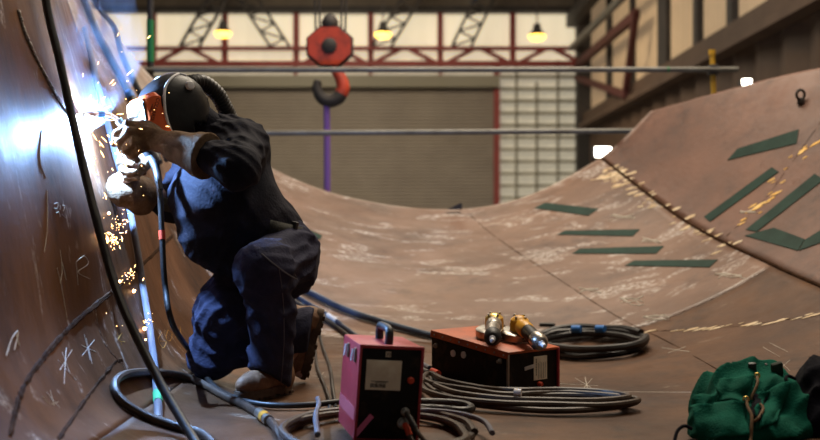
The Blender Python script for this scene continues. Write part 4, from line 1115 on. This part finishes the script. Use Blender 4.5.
# ------------------------------------------------------------------ arc, sparks, smoke
an, nn = hitn(76, 118)
AP = an+nn*.012
o = MB().sphere(AP, .013, u=16, w=10).build('welding_arc', M['arc']); tag(o, 'blinding blue-white welding arc at the torch tip on left plate', 'welding arc')
mb = MB()
def spark(p, r, l=0., d=None):
    if l: mb.tube([p-d*l, p, p+d*l], [r*.3, r, r*.3], 5)
    else: mb.sphere(p, r, u=6, w=4)
def rd(): return Vector((random.gauss(0, 1), random.gauss(0, .6), random.gauss(0, 1))).normalized()
for _ in range(60):
    d = Vector((random.uniform(.1, 1), random.uniform(-.7, .3), random.uniform(-1, .9))).normalized()
    p = AP+d*random.uniform(.06, .42)**1.0+Vector((.02, -.03, 0))
    if p.x < S(2, 2)[0]-.1: continue
    spark(p, random.uniform(.0008, .0019), random.choice([0, 0, .008, .016]), d)
for cx_, cy_, n, s in ((105, 240, 60, 6), (115, 225, 25, 7), (124, 277, 22, 4), (130, 292, 4, 3), (141, 325, 14, 4), (104, 318, 3, 12), (98, 205, 8, 14)):
    for _ in range(n):
        p = hit(cx_+random.gauss(0, s*.75), cy_+random.gauss(0, s*1.1), random.uniform(.005, .05))
        spark(p, random.uniform(.0008, .0018), random.choice([0, 0, 0, .008]), rd())
for px, py, r in ((103, 241, .011), (96, 236, .006), (131, 292, .007), (142, 330, .008), (143, 341, .004), (106, 214, .006), (117, 282, .006)):
    mb.sphere(hit(px, py, .012), r, u=8, w=6)
tag(mb.build('sparks', M['spark']), 'orange sparks flying and dropping from the welding arc', 'sparks', None, 'stuff')

sm = bpy.data.materials.new('smoke'); sm.use_nodes = True; nt = sm.node_tree; N, L = nt.nodes, nt.links
N.remove(N['Principled BSDF']); vo = N.new('ShaderNodeVolumeScatter'); vo.inputs['Color'].default_value = (.60, .74, 1, 1); vo.inputs['Anisotropy'].default_value = .0
tcd = N.new('ShaderNodeTexCoord'); nz1 = N.new('ShaderNodeTexNoise'); nz1.inputs['Scale'].default_value = 7; nz1.inputs['Detail'].default_value = 4; nz1.inputs['Roughness'].default_value = .6; nz1.inputs['Distortion'].default_value = 1.2
mpd = N.new('ShaderNodeMapping'); mpd.inputs['Scale'].default_value = (1, 1, .7); L.new(tcd.outputs['Object'], mpd.inputs[0]); L.new(mpd.outputs[0], nz1.inputs['Vector'])
rm = N.new('ShaderNodeMapRange'); rm.inputs[1].default_value = .49; rm.inputs[2].default_value = .74; rm.inputs[3].default_value = 0; rm.inputs[4].default_value = .75
L.new(nz1.outputs['Fac'], rm.inputs[0])
L.new(rm.outputs[0], vo.inputs['Density']); L.new(vo.outputs[0], N['Material Output'].inputs['Volume'])
# a leaning plume that widens as it rises from the arc
pl = []
for i, (px, py, Y, r) in enumerate(((80, 124, 4.27, .05), (86, 104, 4.28, .10), (92, 78, 4.30, .15), (96, 46, 4.34, .19), (90, 10, 4.34, .18), (84, -40, 4.34, .17))):
    pl.append((px, py, Y, r))
vs_, fs_ = sdf_mesh(chain([A3(a, b, c) for a, b, c, r in pl], [r for a, b, c, r in pl]), .02, .05)
o = mesh_obj('smoke_plume', vs_, fs_, sm); tag(o, 'bluish welding smoke rising from the arc along the left plate', 'smoke', None, 'stuff')

# ------------------------------------------------------------------ light
def area(name, loc, size, power, col, rot=(0, 0, 0), sy=None):
    l = bpy.data.lights.new(name, 'AREA'); l.energy = power; l.color = col; l.size = size
    if sy: l.shape = 'RECTANGLE'; l.size_y = sy
    o = bpy.data.objects.new(name, l); COL.objects.link(o); o.location = loc; o.rotation_euler = rot; return o
def point(name, loc, power, col, r=.01):
    l = bpy.data.lights.new(name, 'POINT'); l.energy = power; l.color = col; l.shadow_soft_size = r
    o = bpy.data.objects.new(name, l); COL.objects.link(o); o.location = loc; return o
point('arc_light', AP+nn*.04+Vector((0, .045, -.01)), 290, (.28, .52, 1), .016)
area('overhead_light', (1.2, 9.5, 8.5), 4, 900, (1, .86, .68), (math.radians(-8), 0, 0), 5)
area('overhead_light', (3.0, 5.0, 8.5), 2.5, 200, (1, .86, .68), (math.radians(-8), math.radians(12), 0), 3)  # weak fill added above the near hull
area('overhead_light', (-2, 23, 7.7), 6, 1500, (1, .86, .66), (math.radians(10), 0, 0), 6)  # added to brighten the rear wall and roller door
w = bpy.data.worlds.new('hall'); SC.world = w; w.use_nodes = True
w.node_tree.nodes['Background'].inputs[0].default_value = (1, .95, .88, 1); w.node_tree.nodes['Background'].inputs[1].default_value = .07

# ------------------------------------------------------------------ camera
cam = bpy.data.cameras.new('camera'); co = bpy.data.objects.new('camera', cam); COL.objects.link(co)
co.location = EYE; co.rotation_euler = (PI/2, 0, 0); cam.sensor_width = 36; cam.lens = F/820*36; cam.clip_start = .05; cam.clip_end = 200
cam.dof.use_dof = True; cam.dof.focus_distance = 4.40; cam.dof.aperture_fstop = 1.7; cam.dof.aperture_blades = 9
SC.camera = co
vs_ = SC.view_settings; vs_.view_transform = 'Standard'; vs_.look = 'None'; vs_.exposure = 0; vs_.gamma = 1; vs_.use_curve_mapping = False
SC.cycles.use_denoising = True; SC.cycles.volume_step_rate = 1.0; SC.cycles.sample_clamp_indirect = 8
